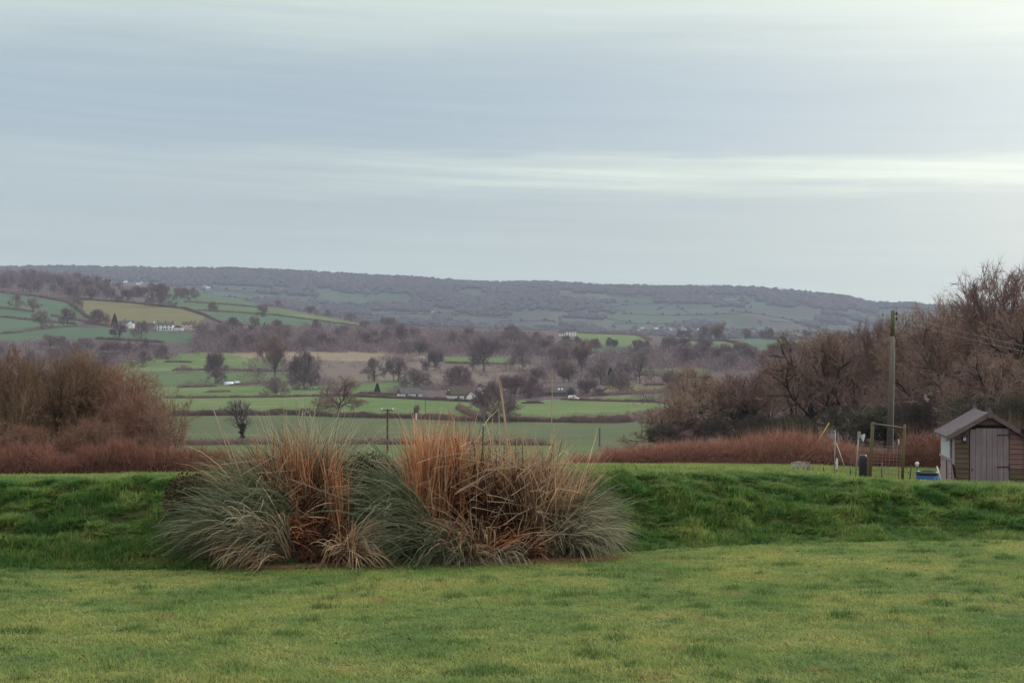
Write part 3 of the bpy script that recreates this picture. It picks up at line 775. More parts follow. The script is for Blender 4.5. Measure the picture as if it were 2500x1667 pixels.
scatter(14, [(250, 728), (480, 735), (500, 712), (260, 700)], (9, 13), (10, 14), FAR, 'bare tree in the scattered row above the olive-brown field', 'trees above the olive-brown field', 2, 1200)
scatter(28, [(600, 735), (760, 768), (960, 808), (1010, 800), (900, 782), (760, 750), (640, 722)], (10, 15), (10, 15), FAR, 'bare tree in the straggling row down the crest of the left hill', 'trees along the hill crest', 3, 1100)
scatter(56, [(470, 862), (480, 815), (560, 805), (700, 808), (900, 806), (1100, 812), (1320, 826), (1340, 868), (1100, 870), (900, 860), (700, 858)], (9, 14), (10, 15), FAR, 'bare mauve-grey tree massed in the wooded belt across mid valley', 'trees of the mid-valley belt', 4, 800)
scatter(40, [(1350, 890), (1330, 862), (1560, 862), (1650, 850), (1850, 866), (2050, 870), (2050, 905), (1750, 905), (1560, 895)], (9, 13), (10, 14), FAR, 'bare mauve-grey tree massed in the belt right of the valley fields', 'trees of the right valley belt', 5, 700)
scatter(26, [(-60, 905), (-60, 850), (200, 845), (330, 850), (450, 862), (440, 885), (330, 895), (200, 905)], (7, 11), (10, 15), ['round0', 'round1', 'round2', 'oakfar0', 'ashfar0'], 'dull purple-brown thicket tree showing above the left tall bushes', 'trees of the thicket beyond the tall bushes', 6, 700)
scatter(12, [(1430, 812), (1640, 815), (1640, 800), (1440, 802)], (11, 15), (11, 15), FAR, 'bare tree in the clump on the rise right of the white farmhouse', 'trees on the rise by the white farmhouse', 7, 1300)
scatter(10, [(1290, 850), (1300, 838), (1420, 838), (1520, 848), (1510, 856)], (6, 8), (7, 10), ['round0', 'round1', 'round2'], 'bushy dark tree in the slanting row below the white farmhouse', 'bushes below the white farmhouse', 8, 900)
scatter(10, [(1640, 832), (1640, 824), (2120, 826), (2120, 834)], (9, 13), (9, 13), FAR, 'bare tree on the far field edge below the town', 'trees below the town', 9, 1200)
scatter(12, [(1300, 935), (1330, 905), (1560, 905), (1580, 930), (1450, 938)], (7, 10), (8, 11), FAR, 'bare tree in the open copse behind the barn', 'trees behind the barn', 10, 600)

# low scrub filling the wooded belts: thousands of stems nobody could count
def scrub(name, lab, polys, seed, mat, per=70):
    g = np.random.default_rng(seed); VV, FF, o = [], [], 0
    for poly, n, (h0, h1), (r0, r1), dmin in polys:
        xs_, ys_ = [p[0] for p in poly], [p[1] for p in poly]; k = 0
        while k < n:
            x, y = g.uniform(min(xs_), max(xs_)), g.uniform(min(ys_), max(ys_))
            if not inside(np.array([x]), np.array([y]), poly)[0]: continue
            k += 1; p = at(x, y, dmin); h, r = g.uniform(h0, h1), g.uniform(r0, r1)
            u = unit(g.normal(size=(per, 3))) * g.random((per, 1)) ** .4; u[:, 2] = np.abs(u[:, 2])
            P = np.array([*p]) + u * np.array([r, r, h * .8]); D = unit(u * .8 + g.normal(size=u.shape) * .4 + np.array([0, 0, .5])) * (h * .42) * g.uniform(.5, 1.2, (per, 1))
            v, f = slivers(P, D, np.full(per, h * .035), g); VV.append(v); FF.append(f + o); o += len(v)
    V = np.concatenate(VV); c = V.mean(0); c[2] = V[:, 2].min()
    return tag(obj(name, mesh_np(name, V - c, np.concatenate(FF), (mat,)), None, c), lab, 'scrub', kind='stuff')
scrub('valley_scrub', 'mauve-brown undergrowth filling the wooded belts of the valley', [
  ([(470, 866), (480, 815), (560, 803), (700, 803), (900, 800), (1100, 806), (1320, 826), (1350, 872), (1100, 872), (900, 862), (700, 860)], 820, (5, 10), (4, 7), 800),
  ([(1330, 895), (1330, 862), (1560, 862), (1650, 850), (1850, 864), (2080, 868), (2080, 910), (1750, 908), (1560, 898)], 400, (5, 9), (4, 7), 700),
  ([(-60, 912), (-60, 845), (200, 838), (330, 845), (450, 858), (440, 880), (330, 892), (200, 908)], 280, (4, 7), (4, 7), 700),
  ([(-60, 690), (100, 692), (240, 706), (240, 694), (100, 676), (-60, 668)], 110, (12, 17), (4, 7), 1200),
  ([(-60, 720), (150, 734), (260, 730), (250, 700), (100, 676), (-60, 668)], 150, (5, 9), (5, 8), 1200),
  ([(600, 738), (760, 770), (960, 808), (1010, 798), (900, 780), (760, 748), (640, 722)], 110, (4, 7), (4, 7), 1100),
  ([(960, 972), (960, 950), (1060, 945), (1180, 945), (1320, 950), (1320, 975), (1200, 968), (1100, 962)], 60, (3, 5), (3, 5), 560),
  ([(590, 930), (620, 878), (780, 885), (795, 945), (700, 955)], 60, (4, 8), (3, 6), 600),
  ([(1235, 918), (1240, 886), (1560, 896), (1580, 935), (1450, 945)], 95, (4, 8), (3, 6), 560),
  ([(1560, 1000), (1570, 915), (1720, 905), (1740, 990)], 60, (4, 8), (3, 6), 450),
  ([(1000, 945), (1010, 905), (1330, 905), (1330, 950)], 45, (3, 6), (3, 5), 600),
  ([(200, 800), (220, 775), (300, 800), (500, 806), (640, 800), (640, 820), (470, 826)], 60, (3, 6), (3, 5), 1000),
  ([(700, 905), (700, 886), (900, 884), (1250, 892), (1250, 905), (1000, 900)], 46, (2.5, 5), (3, 5), 700),
  ([(450, 946), (450, 938), (800, 934), (800, 942)], 26, (2, 4), (2, 4), 600),
  ([(430, 912), (430, 902), (620, 903), (620, 910)], 22, (3, 5), (3, 4), 700),
  ([(1400, 972), (1420, 958), (1720, 955), (1720, 968)], 34, (2, 4.5), (2, 4), 560),
  ([(925, 886), (1020, 886), (1030, 866), (960, 868)], 26, (4, 6), (4, 6), 850),
  ([(760, 950), (760, 930), (880, 935), (880, 945)], 16, (3, 5), (3, 5), 600),
  ([(1700, 1010), (1720, 940), (2100, 930), (2200, 1000)], 150, (5, 9), (4, 7), 300)], 15, TW_MAUVE)
# right-hand wood, near
WOOD = [
 ('bigoak', 1992, 150, 300, 300, 'gnarled bare oak, largest in front of the right-hand wood, with crooked limbs'),
 ('oak_low', 1640, 150, 108, 190, 'low spreading bare tree at the left tip of the right-hand wood'),
 ('bigoak_ivy', 1716, 155, 175, 200, 'bare oak with arching limbs second in at the left of the wood'),
 ('bigash1', 1800, 152, 190, 150, 'ivy-stemmed bare tree with russet top left of the gnarled oak'),
 ('bigash0', 1690, 170, 205, 150, 'bare greyish tree behind the arching oak'),
 ('bigash2', 1880, 165, 200, 170, 'russet twiggy tree between the ivy-stemmed tree and the gnarled oak'),
 ('bigash0', 2085, 150, 300, 220, 'russet bare tree directly left of the wooden pole'),
 ('bigash2', 2150, 140, 335, 200, 'russet bare tree directly behind the wooden pole'),
 ('bigash0', 2240, 135, 360, 230, 'russet bare tree just right of the wooden pole'),
 ('bigoak', 2300, 120, 330, 330, 'dark-limbed bare oak behind the shed roof'),
 ('bigash1', 2330, 130, 395, 220, 'tall thin-topped bare tree left of the great tree at the right edge'),
 ('bigash2', 2465, 105, 475, 380, 'great bare tree at the right edge, tallest on the skyline'),
 ('bigoak_ivy', 2560, 100, 430, 340, 'big ivy-trunked tree cut by the right edge of the picture'),
 ('bigash0', 2400, 140, 350, 230, 'russet bare tree filling the gap behind the great tree'),
 ('bigash1', 1950, 190, 230, 180, 'bare tree rising behind the gnarled oak on its left'),
 ('bigash2', 2040, 185, 290, 200, 'bare tree rising behind the gnarled oak on its right'),
 ('bigoak', 2420, 95, 250, 300, 'low-branched dark oak directly behind the shed'),
]
for i, (key, x, d, hp, wp, lab) in enumerate(WOOD):
    p = on(x, d); tree(key, p, hp * .92 / px(d), wp * 1.06 / px(d), lab, rz=i * 1.7)
for i, (x, d, hp, wp, lab) in enumerate([
 (1612, 146, 60, 80, 'dark evergreen thicket at the left foot of the right-hand wood'),
 (1700, 149, 60, 110, 'twiggy bush at the foot of the arching oak'),
 (1765, 149, 70, 110, 'twiggy bush at the foot of the ivy-stemmed tree'),
 (1850, 147, 75, 130, 'mauve twiggy bush left of the yellow pole'),
 (1935, 145, 75, 130, 'twiggy bush below the gnarled oak'),
 (2060, 120, 100, 180, 'dark bush behind the metal posts'),
 (2160, 110, 110, 200, 'dark bush at the foot of the wooden pole'),
 (2270, 100, 120, 200, 'dark bush left of the shed roof'),
 (2400, 90, 130, 220, 'dark bush behind the shed ridge'),
 (2500, 88, 140, 220, 'dark bush right of the shed ridge')]):
    p = on(x, d); tree('bush1' if i % 2 else 'bush0', p, hp / px(d), wp / px(d), lab, name='bush', cat='bush', rz=i * 2.1)
# tall bushes on the left, near
for i, (key, x, d, hp, wp, lab) in enumerate([
 ('shrub0', 150, 46, 290, 330, 'broad olive-brown bare bush filling the left, behind the brambles'),
 ('shrub1', 20, 44, 300, 280, 'olive-brown bare bush cut by the left edge'),
 ('shrub1', 300, 47, 255, 260, 'twiggy brown bare bush right of the broad one'),
 ('shrub2', 230, 42, 130, 260, 'low dark red scrub below the tall bushes'),
 ('sapling0', 390, 43, 225, 130, 'slender reddish sapling with two upright stems at the end of the tall bushes'),
 ('sapling1', 425, 42, 190, 150, 'thin open sapling leaning right, last of the left shrubs'),
 ('shrub2', 330, 44, 190, 240, 'reddish twiggy bush in front of the right-hand tall bush'),
 ('shrub0', 225, 50, 270, 280, 'bare bush filling the gap behind the broad one'),
 ('shrub2', 60, 42, 120, 240, 'low dark scrub at the left edge below the tall bushes'),
 ('shrub0', -90, 48, 300, 300, 'bare bush at the far left mostly out of the picture')]):
    p = on(x, d); tree(key, p, hp / px(d), wp / px(d), lab, name='bare_bush', cat='bush', rz=i * 1.3 + .4)

# conifers: drooping sprays round a stem
def conifer(seed, n=2200):
    g = np.random.default_rng(seed); z = 1 - g.random(n) ** .6; z = .06 + z * .92
    r = (1 - z) * .48 * g.uniform(.1, 1, n) ** .5; a = g.uniform(0, 6.283, n)
    P = np.stack([r * np.cos(a), r * np.sin(a), z], 1)
    D = np.stack([np.cos(a) * .14, np.sin(a) * .14, -.05 + g.normal(size=n) * .03], 1) * g.uniform(.4, 1.1, (n, 1))
    return mesh_np('crown', *slivers(P, D, np.full(n, .035), g), (PINE,))
CON = conifer(4); CTR = MB().tube([(0, 0, -.02), (0, 0, .5), (0, 0, .98)], [.03, .02, .004], 6).mesh('trunk', BARK_DARK)
for x, y, hp, wp, lab in [(280, 796, 32, 20, 'dark conical fir beside the first farmhouse'), (921, 962, 28, 20, 'small dark fir left of the slate cottage'),
                          (646, 800, 14, 9, 'tiny dark fir right of the white gable'), (1490, 935, 40, 26, 'dark evergreen behind the lane right of the barn')]:
    p = at(x, y); t = thing('fir_tree', lab, 'tree', p, R.random() * 6); t.scale = (wp / px(p.y), wp / px(p.y), hp / px(p.y))
    obj('trunk', CTR, t); obj('crown', CON, t)

# ------------------------------------------------------------------ far hillside: woods, hedges and the town
FARW = m_twig('distant_woodland', (.036, .036, .038), (.054, .050, .050), None, .01)
def lumps(name, P, Rr, Hh, seed, mat):
    g = np.random.default_rng(seed); n = len(P)
    t = (1 + 5 ** .5) / 2
    iv = unit(np.array([(-1, t, 0), (1, t, 0), (-1, -t, 0), (1, -t, 0), (0, -1, t), (0, 1, t), (0, -1, -t), (0, 1, -t), (t, 0, -1), (t, 0, 1), (-t, 0, -1), (-t, 0, 1)], float))
    fc = np.array([(0, 11, 5), (0, 5, 1), (0, 1, 7), (0, 7, 10), (0, 10, 11), (1, 5, 9), (5, 11, 4), (11, 10, 2), (10, 7, 6), (7, 1, 8), (3, 9, 4), (3, 4, 2), (3, 2, 6), (3, 6, 8), (3, 8, 9), (4, 9, 5), (2, 4, 11), (6, 2, 10), (8, 6, 7), (9, 8, 1)])
    V = iv[None] * g.uniform(.7, 1.3, (n, 12, 1)) * np.stack([Rr, Rr, Hh / 2], 1)[:, None] + P[:, None] + np.stack([0 * Hh, 0 * Hh, Hh * .42], 1)[:, None]
    Fc = fc[None] + (np.arange(n) * 12)[:, None, None]
    return obj(name, mesh_np(name, V.reshape(-1, 3), Fc.reshape(-1, 3), (mat,)))
def far_pts(xs, ds):
    X = (xs - CX) / F * ds; return np.stack([X, ds, ground_z(X, ds)], 1)
g = np.random.default_rng(77)
xs, dd = [], []
def fw(n, x0, x1, d0, d1): xs.append(g.uniform(x0, x1, n)); dd.append(g.uniform(d0, d1, n))
fw(2300, 150, 1130, 4250, 4740); fw(900, 450, 1100, 4050, 4500); fw(500, 1000, 1500, 3750, 4100); fw(700, 1400, 2000, 4300, 4600); fw(400, 600, 900, 3400, 3700); fw(450, 150, 450, 4150, 4600); fw(700, 1130, 1420, 4380, 4740); fw(420, 1180, 1360, 4000, 4450)
fw(420, 1400, 2080, 4580, 4740); fw(330, 2000, 2140, 4250, 4720); fw(300, 2100, 2420, 4400, 4740); fw(200, 1850, 2060, 4150, 4350); fw(200, 1600, 1760, 4050, 4250)
[fw(int(g.integers(15, 60)), a_, a_ + g.uniform(30, 120), b_, b_ + g.uniform(40, 160)) for a_, b_ in zip(g.uniform(300, 2100, 34), g.uniform(2950, 4200, 34))]; fw(260, 850, 1250, 3050, 3300); fw(420, 1250, 2150, 2700, 3150); fw(160, 900, 1050, 3600, 3750); fw(900, -300, 160, 4300, 4740)
xs, dd = np.concatenate(xs), np.concatenate(dd)
tag(lumps('distant_woodland', far_pts(xs, dd), g.uniform(6, 11, len(xs)), g.uniform(9, 15, len(xs)), 5, FARW), 'bluish grey woodland along the distant ridge', 'woodland', kind='stuff')
xs, dd = [], []
for i in range(60):
    x0 = g.uniform(150, 2250); L = g.uniform(80, 330); d0 = g.uniform(2950, 4350); sl = g.normal() * .6
    n = int(L / 2.6); t = np.linspace(0, 1, n); xs.append(x0 + L * t); dd.append(np.clip(d0 + sl * L * t + 25 * np.sin(t * 5 + i), 2800, 4600))
for i in range(24):
    x0 = g.uniform(150, 2250); d0 = g.uniform(2950, 4000); L = g.uniform(120, 420); n = int(L / 9); t = np.linspace(0, 1, n)
    xs.append(x0 + g.normal() * 30 * t); dd.append(d0 + L * t)
xs, dd = np.concatenate(xs), np.concatenate(dd)
hs = np.where(g.random(len(xs)) < .08, g.uniform(6, 10, len(xs)), g.uniform(1.6, 3.2, len(xs)))
tag(lumps('distant_hedgerows', far_pts(xs, dd), np.where(hs > 5, hs * .5, g.uniform(1.6, 2.8, len(xs))), hs, 6, FARW), 'thin dark hedge lines across the distant hillside', 'hedgerows', kind='stuff')
# ragged line of bare trees against the sky
g = np.random.default_rng(78); VV, FF, o_ = [], [], 0
for x in list(np.arange(1395, 1775, 6.5)) + list(np.arange(1845, 1950, 7)) + list(np.arange(2040, 2110, 8)):
    p = on(x + g.uniform(-3, 3), 4700 + g.uniform(-20, 15)); h = g.uniform(7, 15); n = 60
    u = unit(g.normal(size=(n, 3))) * g.random((n, 1)) ** .5
    P = np.array([*p]) + u * np.array([h * .3, h * .3, h * .3]) + np.array([0, 0, h * .62]); D = unit(u + np.array([0, 0, .6])) * h * .2
    v, f_ = slivers(np.concatenate([P, [np.array([*p])]]), np.concatenate([D, [np.array([0, 0, h * .8])]]), np.r_[np.full(n, .5), 1.2], g); VV.append(v); FF.append(f_ + o_); o_ += len(v)
tag(obj('skyline_trees', mesh_np('skyline_trees', np.concatenate(VV), np.concatenate(FF), (FARW,))), 'ragged line of tiny bare trees along the distant skyline', 'trees', kind='stuff')

WHITE = m_simple('white_render', (.72, .72, .70), .08, .6)
SLATE = m_simple('slate_roof', (.075, .070, .078), .25, 1.2, .7)
THATCH = m_simple('thatch', (.085, .062, .050), .3, 1.5)
TILE = m_simple('old_clay_tile', (.105, .060, .054), .25, 1.4)
BRICK = m_simple('brick', (.19, .085, .060), .25, 2.0)
CREAM = m_simple('cream_render', (.55, .52, .47), .1, .8)
GLASS = m_simple('window_glass', (.03, .035, .04), .2, 1.0, .15, .5)
GREYW = m_simple('grey_render', (.30, .29, .28), .12, .8)
BROWNW = m_simple('weathered_boarding', (.13, .10, .085), .25, 1.0)
def gable_mesh(w, d, h, r, mats=(WHITE, SLATE), over=.25):
    """one small far building: walls and pitched roof"""
    mb = MB(); a, b = w / 2, d / 2
    mb.add([(-a, -b, -1), (a, -b, -1), (a, b, -1), (-a, b, -1), (-a, -b, h), (a, -b, h), (a, b, h), (-a, b, h), (-a, 0, h + r), (a, 0, h + r)],
           [(0, 1, 5, 4), (2, 3, 7, 6), (0, 4, 8, 7, 3), (1, 2, 6, 9, 5)], 0)
    o = over; k = r / b; t = .12
    mb.add([(-a - o, -b - o, h - o * k + t), (a + o, -b - o, h - o * k + t), (a + o, 0, h + r + t), (-a - o, 0, h + r + t), (-a - o, b + o, h - o * k + t), (a + o, b + o, h - o * k + t)],
           [(0, 1, 2, 3), (3, 2, 5, 4)], 1)
    return mb.mesh('house', *mats)
HM = [gable_mesh(9, 7, 4.5, 2.6), gable_mesh(12, 7, 4.5, 2.6), gable_mesh(8, 7, 4.5, 2.8, (CREAM, SLATE)), gable_mesh(10, 7, 4, 2.4, (GREYW, TILE)), gable_mesh(22, 12, 5, 2, (GREYW, GREYW))]
HOUSE_SPOTS = []
for i in range(46): HOUSE_SPOTS.append((R.uniform(1560, 1790), R.uniform(3020, 3330), R.choice([0, 0, 1, 2, 3, 4])))
for i in range(34): HOUSE_SPOTS.append((R.uniform(1790, 1985), R.uniform(2980, 3250), R.choice([0, 1, 1, 2, 3])))
for i in range(16): HOUSE_SPOTS.append((R.uniform(2120, 2240), R.uniform(3050, 3300), R.choice([0, 1, 2, 3])))
for x, d, k in HOUSE_SPOTS:
    tag(obj('town_house', HM[k], None, on(x, d), R.uniform(-.6, .6)), 'tiny pale house in the distant town below the ridge', 'house', 'houses of the distant town')
for x, y, k, lab in [(1252, 731, 0, 'tiny lone white farmhouse high on the distant hillside'), (1258, 758, 1, 'tiny white house low on the distant hillside, centre'), (1056, 763, 2, 'tiny pale house low on the distant hillside, left of centre'),
                     (858, 744, 1, 'tiny white building on the distant slope above the crest trees'), (1066, 775, 0, 'tiny white cottage among fields at the foot of the distant hill')]:
    tag(obj('distant_farmhouse', HM[k], None, at(x, y, 2700), R.uniform(-.3, .3)), lab, 'house')
for i, (x, y) in enumerate([(306, 690), (338, 695), (345, 692), (502, 701), (508, 704)]):
    tag(obj('hilltop_house', HM[i % 3], None, at(x, y, 1500), .2 * i), 'small pale house half hidden by trees on the left hilltop', 'house', 'houses on the left hilltop')

# ------------------------------------------------------------------ houses of the valley
def house(x, y, w, wall, roof, depth, label, rz=0.0, mats=(WHITE, SLATE), chim=(), win=(), door=None, name='house', hip=0.0, wing=None, dmin=45.0, thick=.18):
    """w wide and depth deep in m, eaves at wall, ridge roof higher; win: (x, z, w, h) on the front"""
    p = at(x, y, dmin); t = thing(name, label, 'house', p, rz)
    a, b = w / 2, depth / 2
    mb = MB().add([(-a, -b, -1.5), (a, -b, -1.5), (a, b, -1.5), (-a, b, -1.5), (-a, -b, wall), (a, -b, wall), (a, b, wall), (-a, b, wall), (-a, 0, wall + roof * (1 - hip)), (a, 0, wall + roof * (1 - hip))],
                  [(0, 1, 5, 4), (2, 3, 7, 6), (0, 4, 8, 7, 3), (1, 2, 6, 9, 5)])
    obj('wall', mb.mesh('wall', mats[0]), t)
    o, k = .35, roof / b; h = hip * roof / k * 1.0
    rb = MB(); z0 = wall - o * k
    top = [(-a - o + h, 0, wall + roof), (a + o - h, 0, wall + roof)]
    lo = [(-a - o, -b - o, z0), (a + o, -b - o, z0), (a + o, b + o, z0), (-a - o, b + o, z0)]
    up = lambda q, e: (q[0], q[1], q[2] + e)
    vs = [up(q, thick) for q in lo + top] + [up(q, .02) for q in lo + top]
    rb.add(vs, [(0, 1, 5, 4), (2, 3, 4, 5), (3, 0, 4), (1, 2, 5), (6, 10, 11, 7), (8, 11, 10, 9), (0, 6, 7, 1), (2, 8, 9, 3), (0, 3, 9, 6), (1, 7, 8, 2)])
    ro = obj('roof', rb.mesh('roof', mats[1]), t)
    for cx_ in chim:
        c = MB().box((cx_ * a, 0, wall + roof + .3), (.7, .7, 1.5)).box((cx_ * a, 0, wall + roof + 1.1), (.85, .85, .14))
        for s in (-.17, .17): c.tube([(cx_ * a + s, 0, wall + roof + 1.15), (cx_ * a + s, 0, wall + roof + 1.55)], .11, 6)
        obj('chimney', c.mesh('chimney', BRICK if mats[0] is not GREYW else WHITE), ro)
    for wx, wz, ww, wh in win:
        f = obj('window', MB().box((wx * a, -b - .02, wz), (ww + .16, .06, wh + .16)).mesh('window', WHITE if mats[0] is not WHITE else GREYW), t)
        obj('pane', MB().box((wx * a, -b - .05, wz), (ww, .04, wh)).mesh('pane', GLASS), f)
    if door is not None: obj('door', MB().box((door * a, -b - .03, 1.0), (.95, .08, 2.0)).mesh('door', BROWNW), t)
    if wing:
        ox, ww, wd, wh, wr = wing
        a2 = ww / 2; yf = -b - wd
        m = MB().add([(ox - a2, yf, -1.5), (ox + a2, yf, -1.5), (ox + a2, 0, -1.5), (ox - a2, 0, -1.5), (ox - a2, yf, wh), (ox + a2, yf, wh), (ox + a2, 0, wh), (ox - a2, 0, wh), (ox, yf, wh + wr), (ox, 0, wh + wr)],
                     [(0, 1, 5, 8, 4), (1, 2, 6, 5), (3, 0, 4, 7)])
        obj('gable_wing', m.mesh('gable_wing', mats[0]), t)
        e = .25; k2 = wr / a2
        rr_ = MB().add([(ox - a2 - e, yf - e, wh - e * k2 + .12), (ox, yf - e, wh + wr + .12), (ox, .2, wh + wr + .12), (ox - a2 - e, .2, wh - e * k2 + .12), (ox + a2 + e, yf - e, wh - e * k2 + .12), (ox + a2 + e, .2, wh - e * k2 + .12),
                        (ox - a2 - e, yf - e, wh - e * k2 - .05), (ox, yf - e, wh + wr - .05), (ox + a2 + e, yf - e, wh - e * k2 - .05)],
                       [(0, 1, 2, 3), (1, 4, 5, 2), (0, 6, 7, 1), (1, 7, 8, 4)])
        obj('wing_roof', rr_.mesh('wing_roof', mats[1]), t)
    return t
W4 = [(-.75, 1.3, 1, 1.2), (-.25, 1.3, 1, 1.2), (.3, 1.3, 1, 1.2), (.75, 1.3, 1, 1.2), (-.75, 3.4, 1, 1), (-.25, 3.4, 1, 1), (.3, 3.4, 1, 1), (.75, 3.4, 1, 1)]
house(310, 801, 11.5, 3.9, 2.2, 6.5, 'white farmhouse with front gable, leftmost of the row below the olive-brown field', .12, chim=(-.3,), win=[(-.7, 2.6, 1, 1), (-.3, 2.6, 1, 1), (-.5, 1, 1, 1)], wing=(3.4, 4.2, 2.0, 3.7, 2.2))
house(358, 805, 12.5, 2.7, 2.6, 6.5, 'low brown roofed terrace second from the left in the farm row', .05, (GREYW, THATCH), chim=(.95,), win=[(-.8, 1.5, .9, 1.2), (-.4, 1.5, .9, 1.2), (0, 1.5, .9, 1.2), (.4, 1.5, .9, 1.2), (.8, 1.5, .9, 1.2)])
house(404, 807, 12.5, 4.4, 2.1, 6.5, 'long white two-storey house in the middle of the farm row', .03, chim=(-.92, 0, .92), win=W4, door=.02)
house(436, 807, 3.6, 2.4, 1.6, 7.0, 'small white gabled cottage between the two largest farmhouses', 1.5, win=[(0, 1.4, .8, .8)])
house(462, 804, 10.5, 3.8, 2.0, 6.0, 'cream house at the right end of the farm row', -.08, (CREAM, TILE), chim=(.3, .92), win=[(-.7, 1.3, 1, 1), (-.2, 1.3, 1, 1), (.3, 1.3, 1, 1), (.75, 1.3, 1, 1), (-.5, 2.9, 1, .8), (.1, 2.9, 1, .8), (.7, 2.9, 1, .8)])
house(594, 803, 6.5, 2.8, 2.6, 5.0, 'white gabled house with brick chimney alone right of the farm row', 1.25, chim=(.8,), win=[(-.3, 1.4, .9, .9)])
house(1394, 820, 9.0, 4.2, 2.2, 6.0, 'white farmhouse with red-brown roof on the central rise', .05, (WHITE, TILE), chim=(-.9, .9), win=[(-.6, 1.2, 1, 1), (0, 1.2, 1, 1), (.6, 1.2, 1, 1), (-.6, 3.2, 1, .9), (0, 3.2, 1, .9), (.6, 3.2, 1, .9)])
house(1372, 820, 5.5, 2.6, 1.9, 5.0, 'low white wing with slate roof left of the farmhouse on the rise', .05, win=[(-.4, 1.4, .9, .9), (.4, 1.4, .9, .9)])
house(1000, 970, 9.2, 1.9, 2.0, 5.5, 'low cottage with slate roof and white gable behind the roadside hedge', .42, (WHITE, SLATE), win=[(-.5, 1.0, .9, .8), (.5, 1.0, .9, .8)])
house(1124, 977, 9.8, 2.4, 3.0, 6.0, 'white cottage with steep dark thatched roof behind the roadside hedge', .38, (WHITE, THATCH), chim=(), win=[(-.4, 1.2, .9, .9), (.2, 1.2, .9, .9)], hip=.25, thick=.4, wing=(3.0, 3.6, 1.6, 1.9, 1.9))
house(1176, 960, 3.2, 3.2, 1.2, 3.0, 'narrow pale chimney-like gable right of the thatched roof', 1.3, (WHITE, THATCH))
bn = house(1372, 966, 10.5, 1.7, 2.3, 6.5, 'dark slate-roofed barn conversion with glazed front gable and two skylights', .1, (BROWNW, SLATE), wing=(3.2, 4.6, 1.2, 1.8, 2.0), name='barn')
for sx in (-1.6, -.2): obj('skylight', MB().box((sx, -1.75, 3.02), (.7, .75, .06), rot=Matrix.Rotation(math.atan2(2.3, 3.25), 4, 'X')).mesh('skylight', WHITE), bn)
obj('glazing', MB().box((3.2, -4.5, 1.2), (2.6, .06, 1.6)).box((3.2, -4.5, 2.25), (1.3, .06, .5)).mesh('glazing', GLASS), bn)
house(1336, 966, 6.0, 1.5, 2.0, 5.0, 'brown outbuilding with pale bargeboard left of the barn', .15, (BROWNW, THATCH))

# white van on the lane
def van(pos, rz):
    t = thing('van', 'small white van parked in front of the barn', 'van', pos, rz)
    prof = [(-2.0, .35), (-2.02, 1.75), (-1.9, 1.95), (.55, 1.95), (1.15, 1.25), (2.0, 1.05), (2.1, .8), (2.1, .35)]
    mb = MB(); n = len(prof)
    vs = [(x, -.85, z) for x, z in prof] + [(x, .85, z) for x, z in prof]
    mb.add(vs, [tuple(range(n)), tuple(range(2 * n - 1, n - 1, -1))] + [(i, i + n, (i + 1) % n + n, (i + 1) % n) for i in range(n)])
    obj('body', mb.mesh('body', m_simple('van_paint', (.75, .77, .78), .03, 1, .35, .5)), t)
    obj('windscreen', MB().add([(.62, -.75, 1.9), (.62, .75, 1.9), (1.16, .75, 1.29), (1.16, -.75, 1.29)], [(0, 1, 2, 3)]).mesh('windscreen', GLASS), t)
    for s in (-1, 1):
        obj('side_window', MB().box((.35, s * .86, 1.5), (.8, .03, .5)).mesh('side_window', GLASS), t)
        obj('headlight', MB().box((2.09, s * .6, .85), (.05, .3, .16)).mesh('headlight', GREYW), t)
        for wx in (-1.25, 1.3):
            w = MB()
            for k in range(14):
                a0, a1 = 2 * math.pi * k / 14, 2 * math.pi * (k + 1) / 14
                w.add([(wx + .33 * math.cos(a0), s * .7, .33 + .33 * math.sin(a0)), (wx + .33 * math.cos(a1), s * .7, .33 + .33 * math.sin(a1)), (wx + .33 * math.cos(a1), s * .9, .33 + .33 * math.sin(a1)), (wx + .33 * math.cos(a0), s * .9, .33 + .33 * math.sin(a0)), (wx, s * .9, .33)],
                      [(0, 1, 2, 3), (3, 2, 4)])
            obj('wheel', w.mesh('wheel', GLASS), t)
van(at(1400, 977), -.35)

# lane past the barn
def strip(name, path, wid, mat, lift=.08):
    P = [at(*p) for p in path]; pts = []
    for a, b in zip(P[:-1], P[1:]):
        n = max(2, int((b - a).length / 3)); pts += [a.lerp(b, i / n) for i in range(n)]
    pts.append(P[-1]); mb = MB()
    for i, p in enumerate(pts):
        d = (pts[min(i + 1, len(pts) - 1)] - pts[max(i - 1, 0)]); nn = Vector((d.y, -d.x, 0)).normalized() * wid / 2
        for q in (p - nn, p + nn): mb.v.append((q.x, q.y, gz(q.x, q.y) + lift))
    for i in range(len(pts) - 1): mb.f.append((2 * i, 2 * i + 1, 2 * i + 3, 2 * i + 2)); mb.m.append(0)
    return tag(obj(name, mb.mesh(name, mat)), kind='structure')
strip('lane', [(1290, 984), (1340, 979), (1400, 977), (1470, 971), (1560, 965), (1700, 964)], 3.2, m_simple('lane_surface', (.16, .145, .13), .15, .3, space='world'))

